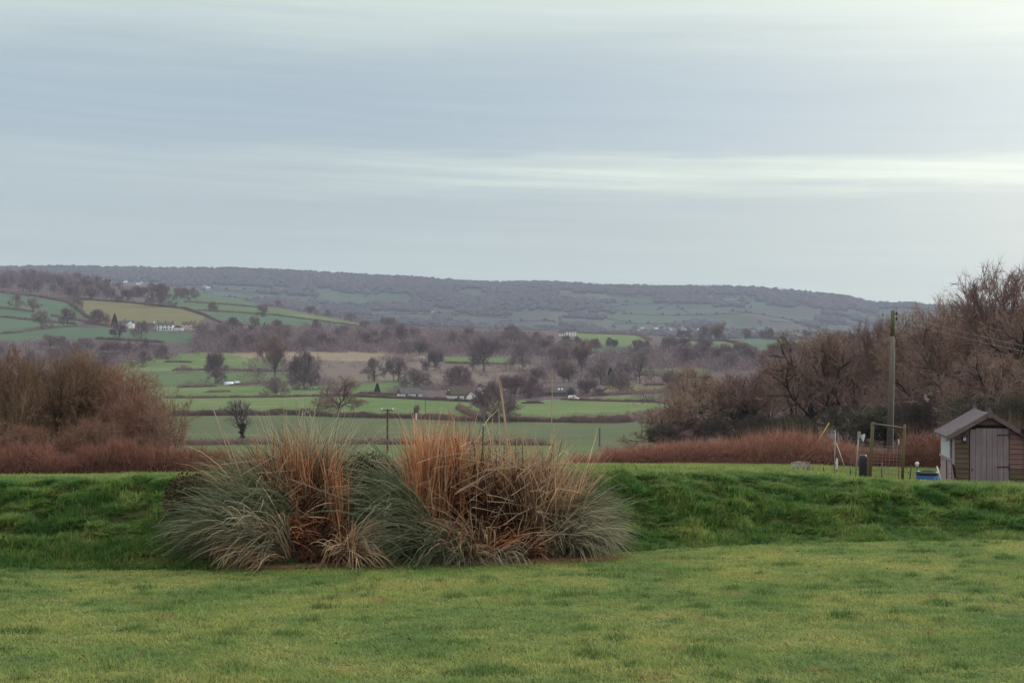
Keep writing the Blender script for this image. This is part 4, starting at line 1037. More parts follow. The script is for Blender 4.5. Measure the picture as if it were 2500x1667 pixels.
# white plastic tunnels in the field beside the egg-shaped tree
PLASTIC = m_simple('white_plastic', (.62, .66, .70), .06, 1.0, .35, .5)
def tunnel(x, y, L, w, h, rz, lab):
    t = thing('plastic_tunnel', lab, 'tunnel', at(x, y), rz); n = 10
    vs = [(sx * L / 2, -math.cos(math.pi * k / n) * w / 2, math.sin(math.pi * k / n) * h - .1) for sx in (-1, 1) for k in range(n + 1)]
    mb = MB().add(vs, [(k, k + 1, n + 2 + k, n + 1 + k) for k in range(n)] + [tuple(range(n, -1, -1)), tuple(range(n + 1, 2 * n + 2))])
    obj('cover', mb.mesh('cover', PLASTIC, smooth=True), t)
    for sx in (-.5, -.17, .17, .5):
        obj('hoop', MB().tube([(sx * L, -math.cos(math.pi * k / n) * w / 2 * 1.02, math.sin(math.pi * k / n) * h * 1.02 - .1) for k in range(n + 1)], .05, 5).mesh('hoop', GREYW), t)
tunnel(559, 939, 4.4, 3.0, 1.6, .6, 'low white plastic tunnel beside the egg-shaped tree, the larger of two')
tunnel(578, 935, 3.4, 2.2, 1.1, .6, 'low white plastic tunnel beside the egg-shaped tree, the smaller one behind')

# poles
POLE = m_wood('pole_wood', (.105, .085, .070), (.170, .145, .125), (10, 10, .6))
POLE_GREEN = m_wood('pole_top_algae', (.085, .080, .040), (.130, .120, .060), (10, 10, .6))
RUST = m_simple('rusty_pole', (.10, .045, .035), .25, 2.0)
PORC = m_simple('porcelain', (.55, .55, .55), .1, 4, .3, .5)
IRON = m_simple('dark_iron', (.022, .020, .022), .3, 6, .6, .4)
def pole(x, y, hp, r, lab, arm=.0, mat=POLE, dmin=45):
    p = at(x, y, dmin); t = thing('utility_pole', lab, 'pole', p); h = hp / px(p.y)
    obj('post', MB().tube([(0, 0, -.5), (0, 0, h * .5), (0, 0, h)], [r, r * .9, r * .78], 8).mesh('post', mat), t)
    if arm:
        obj('crossarm', MB().box((0, -r, h - .18), (arm, .1, .12)).mesh('crossarm', mat), t)
        for s in (-1, 1): obj('insulator', MB().lathe([(.07, 0), (.1, .06), (.06, .12), (.09, .17), (.03, .24)], 8, 0, (s * arm * .45, -r, h - .12)).mesh('insulator', PORC), t)
pole(946, 1106, 108, .13, 'dark red-brown pole with white insulators in the field between the pampas clumps', 1.5, RUST)
pole(1039, 1016, 42, .13, 'thin pole on the valley hedge right of the bare reddish bush', 0, POLE)
pole(1120, 996, 48, .13, 'thin pole in front of the thatched cottage', 0, POLE)
pole(1464, 1090, 46, .13, 'thin dark pole standing on a small mound in the field right of the pampas', 0, POLE)
pole(1570, 976, 30, .13, 'thin pole on the lane hedge far right of the van', 0, POLE)
p = at(1017, 1024); t = thing('marker_post', 'small white marker post in the valley hedge', 'post', p)
obj('post', MB().box((0, -1.6, .75), (.34, .25, 2.1)).mesh('post', WHITE), t); obj('cap', MB().box((0, -1.6, 1.86), (.42, .32, .1)).mesh('cap', GREYW), t)
tree_px('tall1', 1016, 1022, 34, 16, 'small reddish bush on the valley hedge above the white marker post')
# tall wooden pole near the brambles, with wires running off to the right
d0 = 75.0; pb = on(2172, d0); t = thing('wooden_pole', 'tall weathered wooden pole with mossy top standing behind the brambles left of the shed', 'pole', pb)
Hp = EYE + (CY - 758) / F * d0 - pb.z; lx = (2180 - 2172) / F * d0
obj('post', MB().tube([(-.02, 0, -.4), (lx * .5, 0, Hp * .5), (lx * .86, 0, Hp - 1.35)], [.165, .135, .112], 12).mesh('post', POLE, smooth=True), t)
obj('post_top', MB().tube([(lx * .86, 0, Hp - 1.35), (lx, 0, Hp)], [.1125, .100], 12).mesh('post_top', POLE_GREEN, smooth=True), t)
obj('bright_edge', MB().tube([(.15, -.06, 0), (lx * .5 + .125, -.06, Hp * .5), (lx * .8 + .10, -.06, Hp - 2.0)], .022, 6).mesh('bright_edge', GREYW), t)  # pale strip built in for the light along the pole's right edge
INS = []
for zz in (.16, .43):
    q = (lx + .19, -.02, Hp - zz); INS.append(Vector(q) + pb)
    i_ = obj('insulator', MB().lathe([(.03, -.10), (.06, -.05), (.045, 0), (.06, .05), (.02, .10)], 8, 0, q).mesh('insulator', IRON), t)
    obj('bracket', MB().tube([(lx + .07, 0, Hp - zz - .05), q], .014, 5).mesh('bracket', IRON), i_)
for k, (q, xe, ye) in enumerate(zip(INS, (2520, 2520), (837, 851))):
    de = 48.0; e = Vector(((xe - CX) / F * de, de, EYE + (CY - ye) / F * de)); e2 = q + (e - q) * 1.5
    pts = []
    for j in range(21):
        s = j / 20; pts.append(q.lerp(e2, s) - Vector((0, 0, .35 * 4 * s * (1 - s) * .5)))
    tag(obj('overhead_wire', MB().tube([v - q for v in pts], .007, 5).mesh('overhead_wire', m_simple('wire_grey', (.20, .16, .155), .05)), None, q),
        ('upper' if k == 0 else 'lower') + ' overhead wire running right from the mossy pole top', 'wire')

# ------------------------------------------------------------------ the shed
SH_RED = m_wood('faded_red_boards', (.150, .078, .078), (.270, .160, .155), (1.2, 8, 16))
SH_BROWN = m_wood('brown_boards', (.090, .064, .044), (.180, .132, .092), (1.2, 8, 16))
SH_DOOR = m_wood('grey_door_boards', (.165, .125, .136), (.320, .255, .268), (16, 8, .8))
SH_PALE = m_wood('pale_side_boards', (.27, .205, .215), (.37, .295, .305), (1.0, 1.2, 14))
FELT = m_simple('mineral_roof_felt', (.088, .074, .081), .25, 14, .95)
FASCIA = m_wood('bargeboard', (.115, .080, .083), (.200, .145, .150), (2, 2, 14))
PANEL = m_simple('pale_window_board', (.40, .43, .46), .10, 2.5, .6)
DARKIN = m_simple('dark_trim', (.020, .016, .018), .3, 4)
DS_ = 34.0; SA = -math.radians(8.3)
cl = on(2325, DS_); W_, D_, WH, RH = 1.68, 1.75, 1.30, .50
shed = thing('garden_shed', 'small weathered wooden garden shed with felt roof and plank door at the right edge', 'shed', (cl.x, cl.y, cl.z), SA)
# local axes: x along the front to the right, y into the shed
obj('frame', MB().add([(.03, .03, -.2), (W_ - .03, .03, -.2), (W_ - .03, D_ - .03, -.2), (.03, D_ - .03, -.2), (.03, .03, WH - .03), (W_ - .03, .03, WH - .03), (W_ - .03, D_ - .03, WH - .03), (.03, D_ - .03, WH - .03), (W_ / 2, .03, WH + RH - .06), (W_ / 2, D_ - .03, WH + RH - .06)],
    [(0, 1, 5, 8, 4), (1, 2, 6, 5), (2, 3, 7, 9, 6), (3, 0, 4, 7)]).mesh('frame', DARKIN), shed)
DX0, DX1, DTOP = .40, 1.29, 1.46
nb = 11; bh = WH / nb
for side in (0, 1):
    x0, x1 = (.045, DX0 - .012) if side == 0 else (DX1 + .015, W_ - .045)
    for i in range(nb + 3):
        z = i * bh
        lim = lambda z_: (WH + RH * (1 - abs(z_) ) )
        # clip the upper boards to the roof slope
        zt = z + bh
        def roof_z(x): return WH + RH * (1 - abs(x - W_ / 2) / (W_ / 2)) - .05
        if z > max(roof_z(x0), roof_z(x1)): continue
        ztl, ztr = min(zt, roof_z(x0)), min(zt, roof_z(x1))
        if min(ztl, ztr) <= z + .005: 
            ztl, ztr = max(ztl, z + .006), max(ztr, z + .006)
        j = R.uniform(-.003, .003)
        y0, y1 = -.008 + j, -.022 + j                        # shiplap: lower edge proud
        vs = [(x0, y1, z + .004), (x1, y1, z + .004), (x1, y0, ztr - .003), (x0, y0, ztl - .003), (x0, .025, z + .004), (x1, .025, z + .004), (x1, .025, ztr - .003), (x0, .025, ztl - .003)]
        col = SH_BROWN if (side == 0 and i < 9) or (side == 1 and i < 4) else SH_RED
        obj('board', MB().add(vs, [(0, 1, 2, 3), (0, 4, 5, 1), (1, 5, 6, 2), (2, 6, 7, 3), (3, 7, 4, 0), (5, 4, 7, 6)]).mesh('board', col), shed)
# gable piece above the door
gx0, gx1 = DX0 + .02, DX1 - .02
rz_ = lambda x: WH + RH * (1 - abs(x - W_ / 2) / (W_ / 2)) - .06
obj('gable_board', MB().add([(gx0, -.018, 1.52), (gx1, -.018, 1.52), (gx1, -.018, max(rz_(gx1), 1.525)), (W_ / 2, -.018, rz_(W_ / 2)), (gx0, -.018, max(rz_(gx0), 1.525)), (gx0, .02, 1.52), (gx1, .02, 1.52)], [(0, 1, 2, 3, 4), (0, 5, 6, 1)]).mesh('gable_board', SH_RED), shed)
obj('door_header', MB().box((W_ / 2, -.035, 1.495), (.98, .05, .045)).mesh('door_header', DARKIN), shed)
for cx_, nm in ((.02, 'corner_post'), (W_ - .02, 'corner_post')): obj(nm, MB().box((cx_, -.012, WH / 2 - .03), (.055, .06, WH - .05)).mesh(nm, SH_PALE if cx_ < .5 else SH_RED), shed)
door = obj('door', MB().box(((DX0 + DX1) / 2, -.012, DTOP / 2), (DX1 - DX0 - .01, .03, DTOP)).mesh('door', DARKIN), shed)
nd = 7; pw = (DX1 - DX0) / nd
for i in range(nd):
    obj('plank', MB().box((DX0 + pw * (i + .5), -.036 - R.uniform(0, .004), DTOP / 2 - .01 + (.0 if i else -.03)), (pw - .007, .018, DTOP - .03)).mesh('plank', SH_DOOR), door)
for hz_ in (1.28, .52):
    obj('hinge', MB().box((DX1 - .14, -.052, hz_), (.27, .012, .028)).box((DX1 + .005, -.05, hz_), (.035, .016, .13)).mesh('hinge', IRON), door)
obj('latch', MB().box((DX0 + .05, -.054, .45), (.03, .012, .05)).mesh('latch', IRON), door)
# left side: pale boarded window above, boards below
obj('window_board', MB().box((-.012, D_ * .55, .98), (.018, D_ * .78, .62)).mesh('window_board', PANEL), shed)
obj('window_gap', MB().box((-.006, .24, .97), (.012, .14, .64)).mesh('window_gap', DARKIN), shed)
for i in range(6):
    z = i * .11
    obj('board', MB().add([(-.02, .05, z), (-.02, D_ - .03, z), (-.006, D_ - .03, z + .106), (-.006, .05, z + .106), (.02, .05, z), (.02, D_ - .03, z)], [(0, 3, 2, 1), (0, 1, 5, 4)]).mesh('board', SH_PALE), shed)
obj('window_frame', MB().box((-.022, D_ / 2, .665), (.05, D_ - .06, .05)).box((-.012, .16, .98), (.03, .04, .62)).mesh('window_frame', SH_PALE), shed)
# roof: two felted slabs with a sagging ridge, bargeboards, finials
OV, OF = .16, .14
def slab(s):
    mb = MB(); n = 6
    for layer in (0, 1):
        for i in range(n + 1):
            y = -OF + (D_ + 2 * OF) * i / n; sag = -.035 * math.sin(math.pi * i / n)
            xe = W_ / 2 + s * (W_ / 2 + OV); ze = WH - OV * RH / (W_ / 2)
            mb.v += [(W_ / 2, y, WH + RH + sag + .035 - layer * .035), ((W_ / 2 + xe) / 2, y, (WH + RH + ze) / 2 + sag * .8 + .035 - layer * .035), (xe, y, ze + .035 - layer * .035)]
    m = 3 * (n + 1)
    for i in range(n):
        for j in range(2):
            a, b, c, d = i * 3 + j, i * 3 + j + 1, (i + 1) * 3 + j + 1, (i + 1) * 3 + j
            mb.f.append((a, b, c, d)); mb.f.append((a + m, d + m, c + m, b + m))
        mb.f.append((i * 3 + 2, i * 3 + 2 + m, (i + 1) * 3 + 2 + m, (i + 1) * 3 + 2))
    mb.f += [(0, m, m + 1, 1), (1, m + 1, m + 2, 2)]
    e = 3 * n; mb.f += [(e, e + 1, e + 1 + m, e + m), (e + 1, e + 2, e + 2 + m, e + 1 + m)]
    mb.m = [0] * len(mb.f); return mb.mesh('roof', FELT)
roof = obj('roof', slab(-1), shed); obj('roof', slab(1), shed)
for s in (-1, 1):
    a = Vector((W_ / 2, -OF - .012, WH + RH)); b = Vector((W_ / 2 + s * (W_ / 2 + OV), -OF - .012, WH - OV * RH / (W_ / 2)))
    obj('bargeboard', MB().add([a + Vector((0, 0, .03)), b + Vector((0, 0, .03)), b + Vector((0, 0, -.09)), a + Vector((0, 0, -.085)), a + Vector((0, .022, .03)), b + Vector((0, .022, .03)), b + Vector((0, .022, -.09)), a + Vector((0, .022, -.085))],
        [(0, 1, 2, 3), (4, 7, 6, 5), (0, 4, 5, 1), (3, 2, 6, 7), (1, 5, 6, 2)]).mesh('bargeboard', FASCIA), shed)
for y in (-OF - .035, D_ + OF):
    obj('finial', MB().add([(W_ / 2 - .07, y, WH + RH - .06), (W_ / 2, y, WH + RH - .14), (W_ / 2 + .07, y, WH + RH - .06), (W_ / 2 + .05, y, WH + RH + .05), (W_ / 2, y, WH + RH + .13), (W_ / 2 - .05, y, WH + RH + .05),
        (W_ / 2 - .07, y + .025, WH + RH - .06), (W_ / 2, y + .025, WH + RH - .14), (W_ / 2 + .07, y + .025, WH + RH - .06), (W_ / 2 + .05, y + .025, WH + RH + .05), (W_ / 2, y + .025, WH + RH + .13), (W_ / 2 - .05, y + .025, WH + RH + .05)],
        [(0, 1, 2, 3, 4, 5), (11, 10, 9, 8, 7, 6)] + [(i, i + 6, (i + 1) % 6 + 6, (i + 1) % 6) for i in range(6)]).mesh('finial', FASCIA), shed)
obj('loose_felt', MB().add([(W_ - .13, -OF - .05, WH + .17), (W_ + .22, -OF - .05, WH - .06), (W_ + .22, -OF - .05, WH - .17), (W_ - .15, -OF - .055, WH + .05), (W_ - .13, .25, WH + .19), (W_ + .22, .25, WH - .04)], [(0, 1, 2, 3), (0, 4, 5, 1)]).mesh('loose_felt', DARKIN), shed)
lamp = thing('wall_lantern', 'small black lantern on the shed wall left of its door', 'lantern', shed.matrix_basis @ Vector((.27, -.07, 1.13)) , SA)
obj('cap', MB().add([(-.055, -.055, .10), (.055, -.055, .10), (.055, .055, .10), (-.055, .055, .10), (0, 0, .17)], [(0, 1, 4), (1, 2, 4), (2, 3, 4), (3, 0, 4), (3, 2, 1, 0)]).mesh('cap', IRON), lamp)
obj('glass', MB().box((0, 0, .05), (.065, .065, .08)).mesh('glass', PANEL), lamp)
fr = MB().box((0, 0, -.005), (.1, .1, .02))
for sx in (-1, 1):
    for sy in (-1, 1): fr.box((sx * .042, sy * .042, .05), (.014, .014, .1))
obj('cage', fr.mesh('cage', IRON), lamp); obj('bracket', MB().box((.05, .035, .12), (.12, .02, .02)).mesh('bracket', IRON), lamp)
q = shed.matrix_basis @ Vector((.10, -.09, 0))
o = tag(obj('leaning_board', MB().box((0, 0, .28), (.045, .02, .60)).mesh('leaning_board', DARKIN), None, q, SA), 'dark narrow board leaning on the shed front at its left corner', 'board'); o.rotation_euler = (-.06, -.16, SA)
q = shed.matrix_basis @ Vector((-.07, .45, 0))
o = tag(obj('leaning_stick', MB().tube([(0, 0, -.1), (.01, 0, .3), (0, 0, .62)], .014, 6).mesh('leaning_stick', RUST), None, q), 'thin rusty stick standing against the shed side', 'stick')

# ------------------------------------------------------------------ vegetable plot by the shed
BLUE = m_simple('blue_plastic', (.018, .085, .24), .12, 3, .45, .4)
BLACK = m_simple('black_plastic', (.014, .013, .016), .2, 3, .5, .4)
STEEL = m_simple('galvanised_tube', (.26, .24, .23), .2, 6, .5, .5)
GATEWOOD = m_wood('mossy_gate_post', (.095, .078, .040), (.155, .125, .068), (8, 8, .8))
YEL = m_simple('yellow_pole', (.42, .26, .045), .1, 4, .5, .4)
RAG = m_simple('white_plastic_bag', (.50, .52, .52), .06, 6, .5, .3)
def pz(x, y, d): return Vector(((x - CX) / F * d, d, EYE + (CY - y) / F * d))     # world point seen at photograph x, y at depth d
db = 31.0; b0 = on(2264, db); bar = thing('water_barrel', 'blue plastic barrel with dark rim left of the shed', 'barrel', b0)
hb = pz(2264, 1150, db).z - b0.z
obj('body', MB().lathe([(.215, -.1), (.225, hb * .2), (.245, hb * .45), (.24, hb * .7), (.222, hb * .93), (.222, hb)], 24, cap=False).lathe([(.20, hb - .02), (.2, hb * .3)], 24, 0, cap=False).mesh('body', BLUE, smooth=True), bar)
obj('rim', MB().lathe([(.224, hb - .09), (.236, hb - .085), (.238, hb), (.20, hb + .004), (.198, hb - .06)], 24, cap=False).mesh('rim', BLACK, smooth=True), bar)
obj('water', MB().lathe([(.0, hb - .07), (.199, hb - .07)], 24, cap=False).mesh('water', GLASS), bar)
# gate: two mossy posts, a rail across the top, wire mesh between
dg = 32.0; gl, gr = on(2122, dg), on(2202, dg)
gate = thing('garden_gate', 'mossy wooden gate frame with square wire mesh before the brambles', 'gate', gl)
def loc(v): return v - gl
pt, pb_ = pz(2131, 1030, dg), gl.copy(); obj('post', MB().tube([loc(pb_) - Vector((0, 0, .1)), loc(pb_.lerp(pt, .5)), loc(pt)], [.042, .040, .037], 9).mesh('post', GATEWOOD, smooth=True), gate)
pt2, pb2 = pz(2209, 1036, dg), gr.copy(); obj('post', MB().tube([loc(pb2) - Vector((0, 0, .1)), loc(pb2.lerp(pt2, .5)), loc(pt2)], [.034, .031, .027], 9).mesh('post', GATEWOOD, smooth=True), gate)
ra, rb_ = pz(2132, 1034, dg - .05), pz(2206, 1045, dg - .05); obj('top_rail', MB().tube([loc(ra), loc(rb_)], [.024, .022], 8).mesh('top_rail', POLE, smooth=True), gate)
WIRE = m_simple('rusty_mesh_wire', (.22, .15, .13), .2, 5, .6)
def gp(u, v): return loc(pz(2128 - 8 * v + u * 74, 1088 + v * 92 + u * 2, dg + .02))
for i in range(9): obj('wire', MB().tube([gp(i / 8, 0), gp(i / 8 + R.uniform(-.01, .01), .5), gp(i / 8, 1)], .0042, 4).mesh('wire', WIRE), gate)
for j in range(12): obj('wire', MB().tube([gp(0, j / 11), gp(.5, j / 11 + R.uniform(-.006, .006)), gp(1, j / 11)], .0042, 4).mesh('wire', WIRE), gate)
def rod(name, a, b, r, mat, lab, cat='post', extra=None, n=7):
    o = thing(name, lab, cat, a); obj('shaft', MB().tube([(0, 0, 0), (b - a) * .5, b - a], r, n).mesh('shaft', mat, smooth=True), o)
    if extra: extra(o)
    return o
g1 = on(2037, 33); top1 = pz(2039, 1051, 33)
def clip1(o): obj('clamp', MB().tube([top1 - g1 + Vector((-.03, 0, -.02)), top1 - g1 + Vector((0, 0, .025)), top1 - g1 + Vector((.012, 0, -.05))], .012, 6).mesh('clamp', STEEL), o)
rod('metal_post', g1, top1, .012, STEEL, 'thin upright metal post with bent top at the left of the plot', extra=clip1)
rod('brace_strut', pz(2075, 1150, 33) - Vector((0, 0, .25)), pz(2041, 1080, 33), .011, STEEL, 'slanting grey strut bracing the thin metal post', 'strut')
g2 = on(2088, 33); top2 = pz(2097, 1053, 33)
def clip2(o):
    obj('tape', MB().tube([top2 - g2 + Vector((-.02, -.01, -.16)), top2 - g2 + Vector((-.01, -.01, 0)), top2 - g2 + Vector((.02, -.01, -.02)), top2 - g2 + Vector((.025, -.01, -.15))], .022, 6).mesh('tape', STEEL), o)
    obj('rag', MB().add([(top2 - g2) + Vector(v) for v in ((.05, -.02, -.08), (.13, -.02, -.05), (.14, -.03, -.10), (.10, -.02, -.24), (.07, -.02, -.20), (.05, -.01, -.14))], [(0, 1, 2, 5), (5, 2, 3, 4)]).mesh('rag', RAG), o)
rod('metal_post', g2, top2, .016, STEEL, 'leaning grey post with a rag tied at its top, left of the gate', extra=clip2)
rod('yellow_pole', pz(1992, 1085, 43) - Vector((.25, 0, .42)), pz(2024, 1032, 43), .016, YEL, 'yellow pole leaning right out of the brambles', 'pole')
# black butt with rusty edge beside the gate
g3 = on(2107, 33.2); bt = thing('water_butt', 'dark barrel standing at the left gate post', 'barrel', g3)
h3 = pz(2107, 1110, 33.2).z - g3.z
obj('body', MB().lathe([(.085, -.1), (.095, h3 * .3), (.10, h3 * .6), (.092, h3 * .92), (.08, h3)], 18).mesh('body', BLACK, smooth=True), bt)
obj('edge_strip', MB().box((.105, -.03, h3 * .42), (.05, .03, h3 * .95)).mesh('edge_strip', BRICK), bt)
# white things
def blob(name, x, y, d, w, h, lab, cat, seed, stake=None):
    g = np.random.default_rng(seed); p = pz(x, y, d); mb = MB(); n = 10
    prof = [(.15, 0), (.5, .12), (.8, .35), (1, .6), (.75, .85), (.3, 1)]
    o = thing(name, lab, cat, Vector((p.x, p.y, gz(p.x, p.y)))); base = p.z - o.location.z - h / 2
    for r, z in prof:
        for k in range(n): q = g.uniform(.75, 1.15); mb.v.append((r * w / 2 * q * math.cos(6.283 * k / n), r * w / 2 * q * .6 * math.sin(6.283 * k / n), base + z * h))
    for i in range(len(prof) - 1):
        for k in range(n): mb.f.append((i * n + k, i * n + (k + 1) % n, (i + 1) * n + (k + 1) % n, (i + 1) * n + k))
    mb.f += [tuple(range(n - 1, -1, -1)), tuple((len(prof) - 1) * n + k for k in range(n))]; mb.m = [0] * len(mb.f)
    obj('bag', mb.mesh('bag', RAG), o)
    obj('stake', MB().tube([(0, .01, -.1), (0, .01, base + h * .4)], .009, 5).mesh('stake', RUST), o)
blob('bag_on_stake', 2239, 1133, 32.5, .105, .115, 'white plastic bag on a stake left of the blue barrel', 'bag', 3)
blob('bag_on_stake', 2043, 1132, 31.5, .055, .26, 'long white plastic bag hanging on a short stake by the thin metal post', 'bag', 4)
blob('bag_on_stake', 2194, 1079, 33.0, .032, .15, 'white strip of plastic tied beside the right gate post', 'bag', 5)
rod('white_stick', pz(2296, 1160, 31.5) - Vector((-.04, 0, .2)), pz(2287, 1138, 31.5), .014, RAG, 'short white stick leaning between the barrel and the shed', 'stick')
for i, (x, y, lab) in enumerate([(2011, 1139, 'short dark stake left of the hanging white bag'), (1985, 1140, 'short dark stake beside the wire bundle'), (1976, 1132, 'taller dark stake at the right of the wire bundle'), (2153, 1128, 'short dark stake seen through the gate mesh'),
                                  (2223, 1134, 'leaning dark stake left of the bag on its stake'), (2076, 1138, 'short dark stake at the foot of the strut')]):
    a = on(x - (4 if i == 4 else 0), 33.5); rod('garden_stake', a - Vector((0, 0, .05)), pz(x + (2 if i == 4 else 0), y, 33.5), .013, BLACK, lab, 'stake')
wb = thing('wire_bundle', 'tangled bundle of pale wire netting at the end of the red brambles', 'netting', on(1955, 33.5)); rr = random.Random(8)
zt = pz(1955, 1140, 33.5).z - wb.location.z
for k in range(34):
    w_, hh_ = .21, .11; y = rr.uniform(-.15, .15); z = zt + rr.uniform(-.16, .09)
    pts = [(-w_ + 2 * w_ * i / 7 + rr.uniform(-.02, .02), y + .05 * math.sin(i + k), z + .055 * math.sin(i * 1.3 + k) + rr.uniform(-.01, .01)) for i in range(8)]
    obj('wire', MB().tube(pts, .0032, 4).mesh('wire', STEEL), wb)
for sx in (-.2, -.07, .07, .18): obj('leg', MB().tube([(sx, 0, -.1), (sx * .9, 0, zt)], .013, 5).mesh('leg', BLACK), wb)
# dead stems standing behind the shed
REED = m_twig('dead_reed_stems', (.14, .085, .060), (.21, .135, .095), None, 1.0)
def reeds():
    g = np.random.default_rng(9); n = 900
    x = g.uniform(2300, 2640, n); d = g.uniform(37, 40, n); P = far_pts(x, d)
    D = np.stack([g.normal(size=n) * .12, g.normal(size=n) * .1, g.uniform(1.2, 2.05, n)], 1)
    o = P.mean(0); return tag(obj('dead_stems', mesh_np('dead_stems', *slivers(P - o, D, np.full(n, .016), g), (REED,)), None, o), 'pale dead plant stems standing behind the shed roof', 'stems', kind='stuff')
reeds()

# ------------------------------------------------------------------ pampas grass
def m_leaf(name, a, b, scale=2.5, shade=True):
    t = NT(name, .7, .2); n = t.noise(t.pos(), scale, 4, .6); n2 = t.noise(t.pos(), 45, 2)
    col = t.ramp(n, [(.32, a), (.68, b)])
    col = t.mix(t.math('MULTIPLY', n2, .3), col, mul(a, .7))
    return t.leafy(t.shade(col, .40, 1.85) if shade else col, .3)
LF_GREEN = m_leaf('pampas_leaf_green', (.080, .105, .055), (.165, .180, .100))
LF_GREY = m_leaf('pampas_leaf_grey', (.19, .175, .115), (.320, .290, .200))
LF_TAN = m_leaf('pampas_leaf_tan', (.290, .185, .110), (.460, .310, .200))
LF_RUST = m_leaf('pampas_dead_leaf', (.340, .135, .062), (.580, .280, .145))
LF_DARK = m_leaf('pampas_old_stalk', (.060, .026, .018), (.120, .052, .034), shade=False)
STRAW = m_leaf('pampas_straw', (.36, .255, .17), (.52, .385, .27), shade=False)
def blades(n, c, spread, L, az, tilt, bend, w, seed, S=6, floor=True, zr=0.0, pw=1.4):
    """arching ribbons; c: root centre, spread: root ellipse, az/tilt/bend/L: (lo, hi)"""
    n = int(n * .8); w = w * 1.3
    g = np.random.default_rng(seed)
    r = np.sqrt(g.random(n)); th = g.uniform(0, 6.283, n)
    X0 = c[0] + spread[0] * r * np.cos(th); Y0 = c[1] + spread[1] * r * np.sin(th)
    P = np.stack([X0, Y0, ground_z(X0, Y0) + g.uniform(0, 1, n) * zr], 1)
    k = max(1, n // 11); lk = g.integers(0, k, n)                     # leaves hang in locks that share a sweep
    lock = lambda lo, hi, j: lo + (hi - lo) * np.clip(g.random(k)[lk] + g.normal(size=n) * j, -.15, 1.15)
    a = lock(az[0], az[1], .05); ph = lock(tilt[0], tilt[1], .14); bd = lock(bend[0], bend[1], .2); Ln = lock(L[0], L[1], .22)
    lr = np.sqrt(g.random(k)) ; lt = g.uniform(0, 6.283, k)
    P[:, 0] = np.where(g.random(n) < .75, c[0] + spread[0] * (lr * np.cos(lt))[lk] + g.normal(size=n) * .02, P[:, 0]); P[:, 1] = np.where(g.random(n) < .75, c[1] + spread[1] * (lr * np.sin(lt))[lk] + g.normal(size=n) * .02, P[:, 1])
    curl = (g.normal(size=k) * .35)[lk] + g.normal(size=n) * .12
    kink = np.where(g.random(n) < .16, g.integers(2, S, n), 99); kang = g.uniform(.5, 1.7, n)           # some leaves are snapped
    side = g.normal(size=(n, 3)); V = []
    pts = [P]
    for s in range(S):
        t = (s + .5) / S; f = np.minimum(ph + bd * t ** pw + np.where(s >= kink, kang, 0), 2.85); aa = a + curl * t
        d = np.stack([np.sin(f) * np.cos(aa), np.sin(f) * np.sin(aa), np.cos(f)], 1)
        P = P + d * (Ln / S)[:, None]
        if floor:
            zg = ground_z(P[:, 0], P[:, 1]) + .012 + .02 * (s / S); P[:, 2] = np.maximum(P[:, 2], zg)
        pts.append(P)
    A = np.stack(pts, 1)                                   # n, S+1, 3
    T = unit(np.gradient(A, axis=1)); sv = unit(np.cross(T, side[:, None]))
    tw = (1 - (np.linspace(0, 1, S + 1)) ** 2.2 * .92) * w / 2 * 1.0
    wv = sv * (tw[None, :, None] * g.uniform(.6, 1.35, (n, 1, 1)))
    V = np.stack([A - wv, A + wv], 2).reshape(n, -1, 3)     # n, 2(S+1), 3
    k = 2 * (S + 1); base = (np.arange(n) * k)[:, None, None]
    q = np.array([[2 * s, 2 * s + 1, 2 * s + 3, 2 * s + 2] for s in range(S)])[None]
    return V.reshape(-1, 3), (q + base).reshape(-1, 4)
def leaf_part(parent, name, mat, sets):
    V, Q, o = [], [], 0
    for s in sets:
        v, q = blades(**s); V.append(v); Q.append(q + o); o += len(v)
    V = np.concatenate(V) - np.array(parent.location)
    return tag(obj(name, add_shade(mesh_np(name, V, np.concatenate(Q), (mat,)), 14, o), parent), kind='stuff')
def wx(x, d): return (x - CX) / F * d
def stalk(parent, name, pts, r, mat, n=5):
    P = [Vector(p) - Vector(parent.location) for p in pts]
    rad = [r * (1 - .45 * i / (len(P) - 1)) for i in range(len(P))]
    return obj(name, MB().tube(P, rad, n).mesh(name, mat), parent)
PI = math.pi
def C(x, d): return (wx(x, d), d)
# azimuth: 0 = right, pi/2 = away, pi = left, -pi/2 = towards the camera
pL = thing('pampas_grass', 'left clump of pampas grass with grey-green leaves sweeping left and a dark rusty hollow centre', 'pampas grass', on(720, 13.9))
leaf_part(pL, 'green_leaves', LF_GREEN, [
  dict(n=2600, c=C(680, 14.15), spread=(.30, .30), L=(.62, 1.08), az=(2.1, 4.1), tilt=(.2, .95), bend=(.9, 1.9), w=.0085, seed=1),
  dict(n=1300, c=C(640, 13.8), spread=(.24, .2), L=(.6, 1.05), az=(2.9, 4.3), tilt=(.45, 1.1), bend=(.8, 1.5), w=.0085, seed=2),
  dict(n=650, c=C(850, 14.25), spread=(.16, .22), L=(.6, 1.0), az=(-.7, 1.3), tilt=(.25, .9), bend=(.9, 1.8), w=.008, seed=3)])
leaf_part(pL, 'grey_leaves', LF_GREY, [
  dict(n=1000, c=C(750, 14.5), spread=(.30, .20), L=(.75, 1.22), az=(0, 6.283), tilt=(0, .34), bend=(.15, 1.2), w=.0072, seed=4),
  dict(n=800, c=C(660, 13.75), spread=(.24, .18), L=(.6, 1.05), az=(3.0, 4.45), tilt=(.4, 1.0), bend=(.9, 1.6), w=.008, seed=5),
  dict(n=380, c=C(862, 13.9), spread=(.09, .18), L=(.5, .9), az=(-1.2, .6), tilt=(.3, .9), bend=(1.1, 2.0), w=.008, seed=6)])
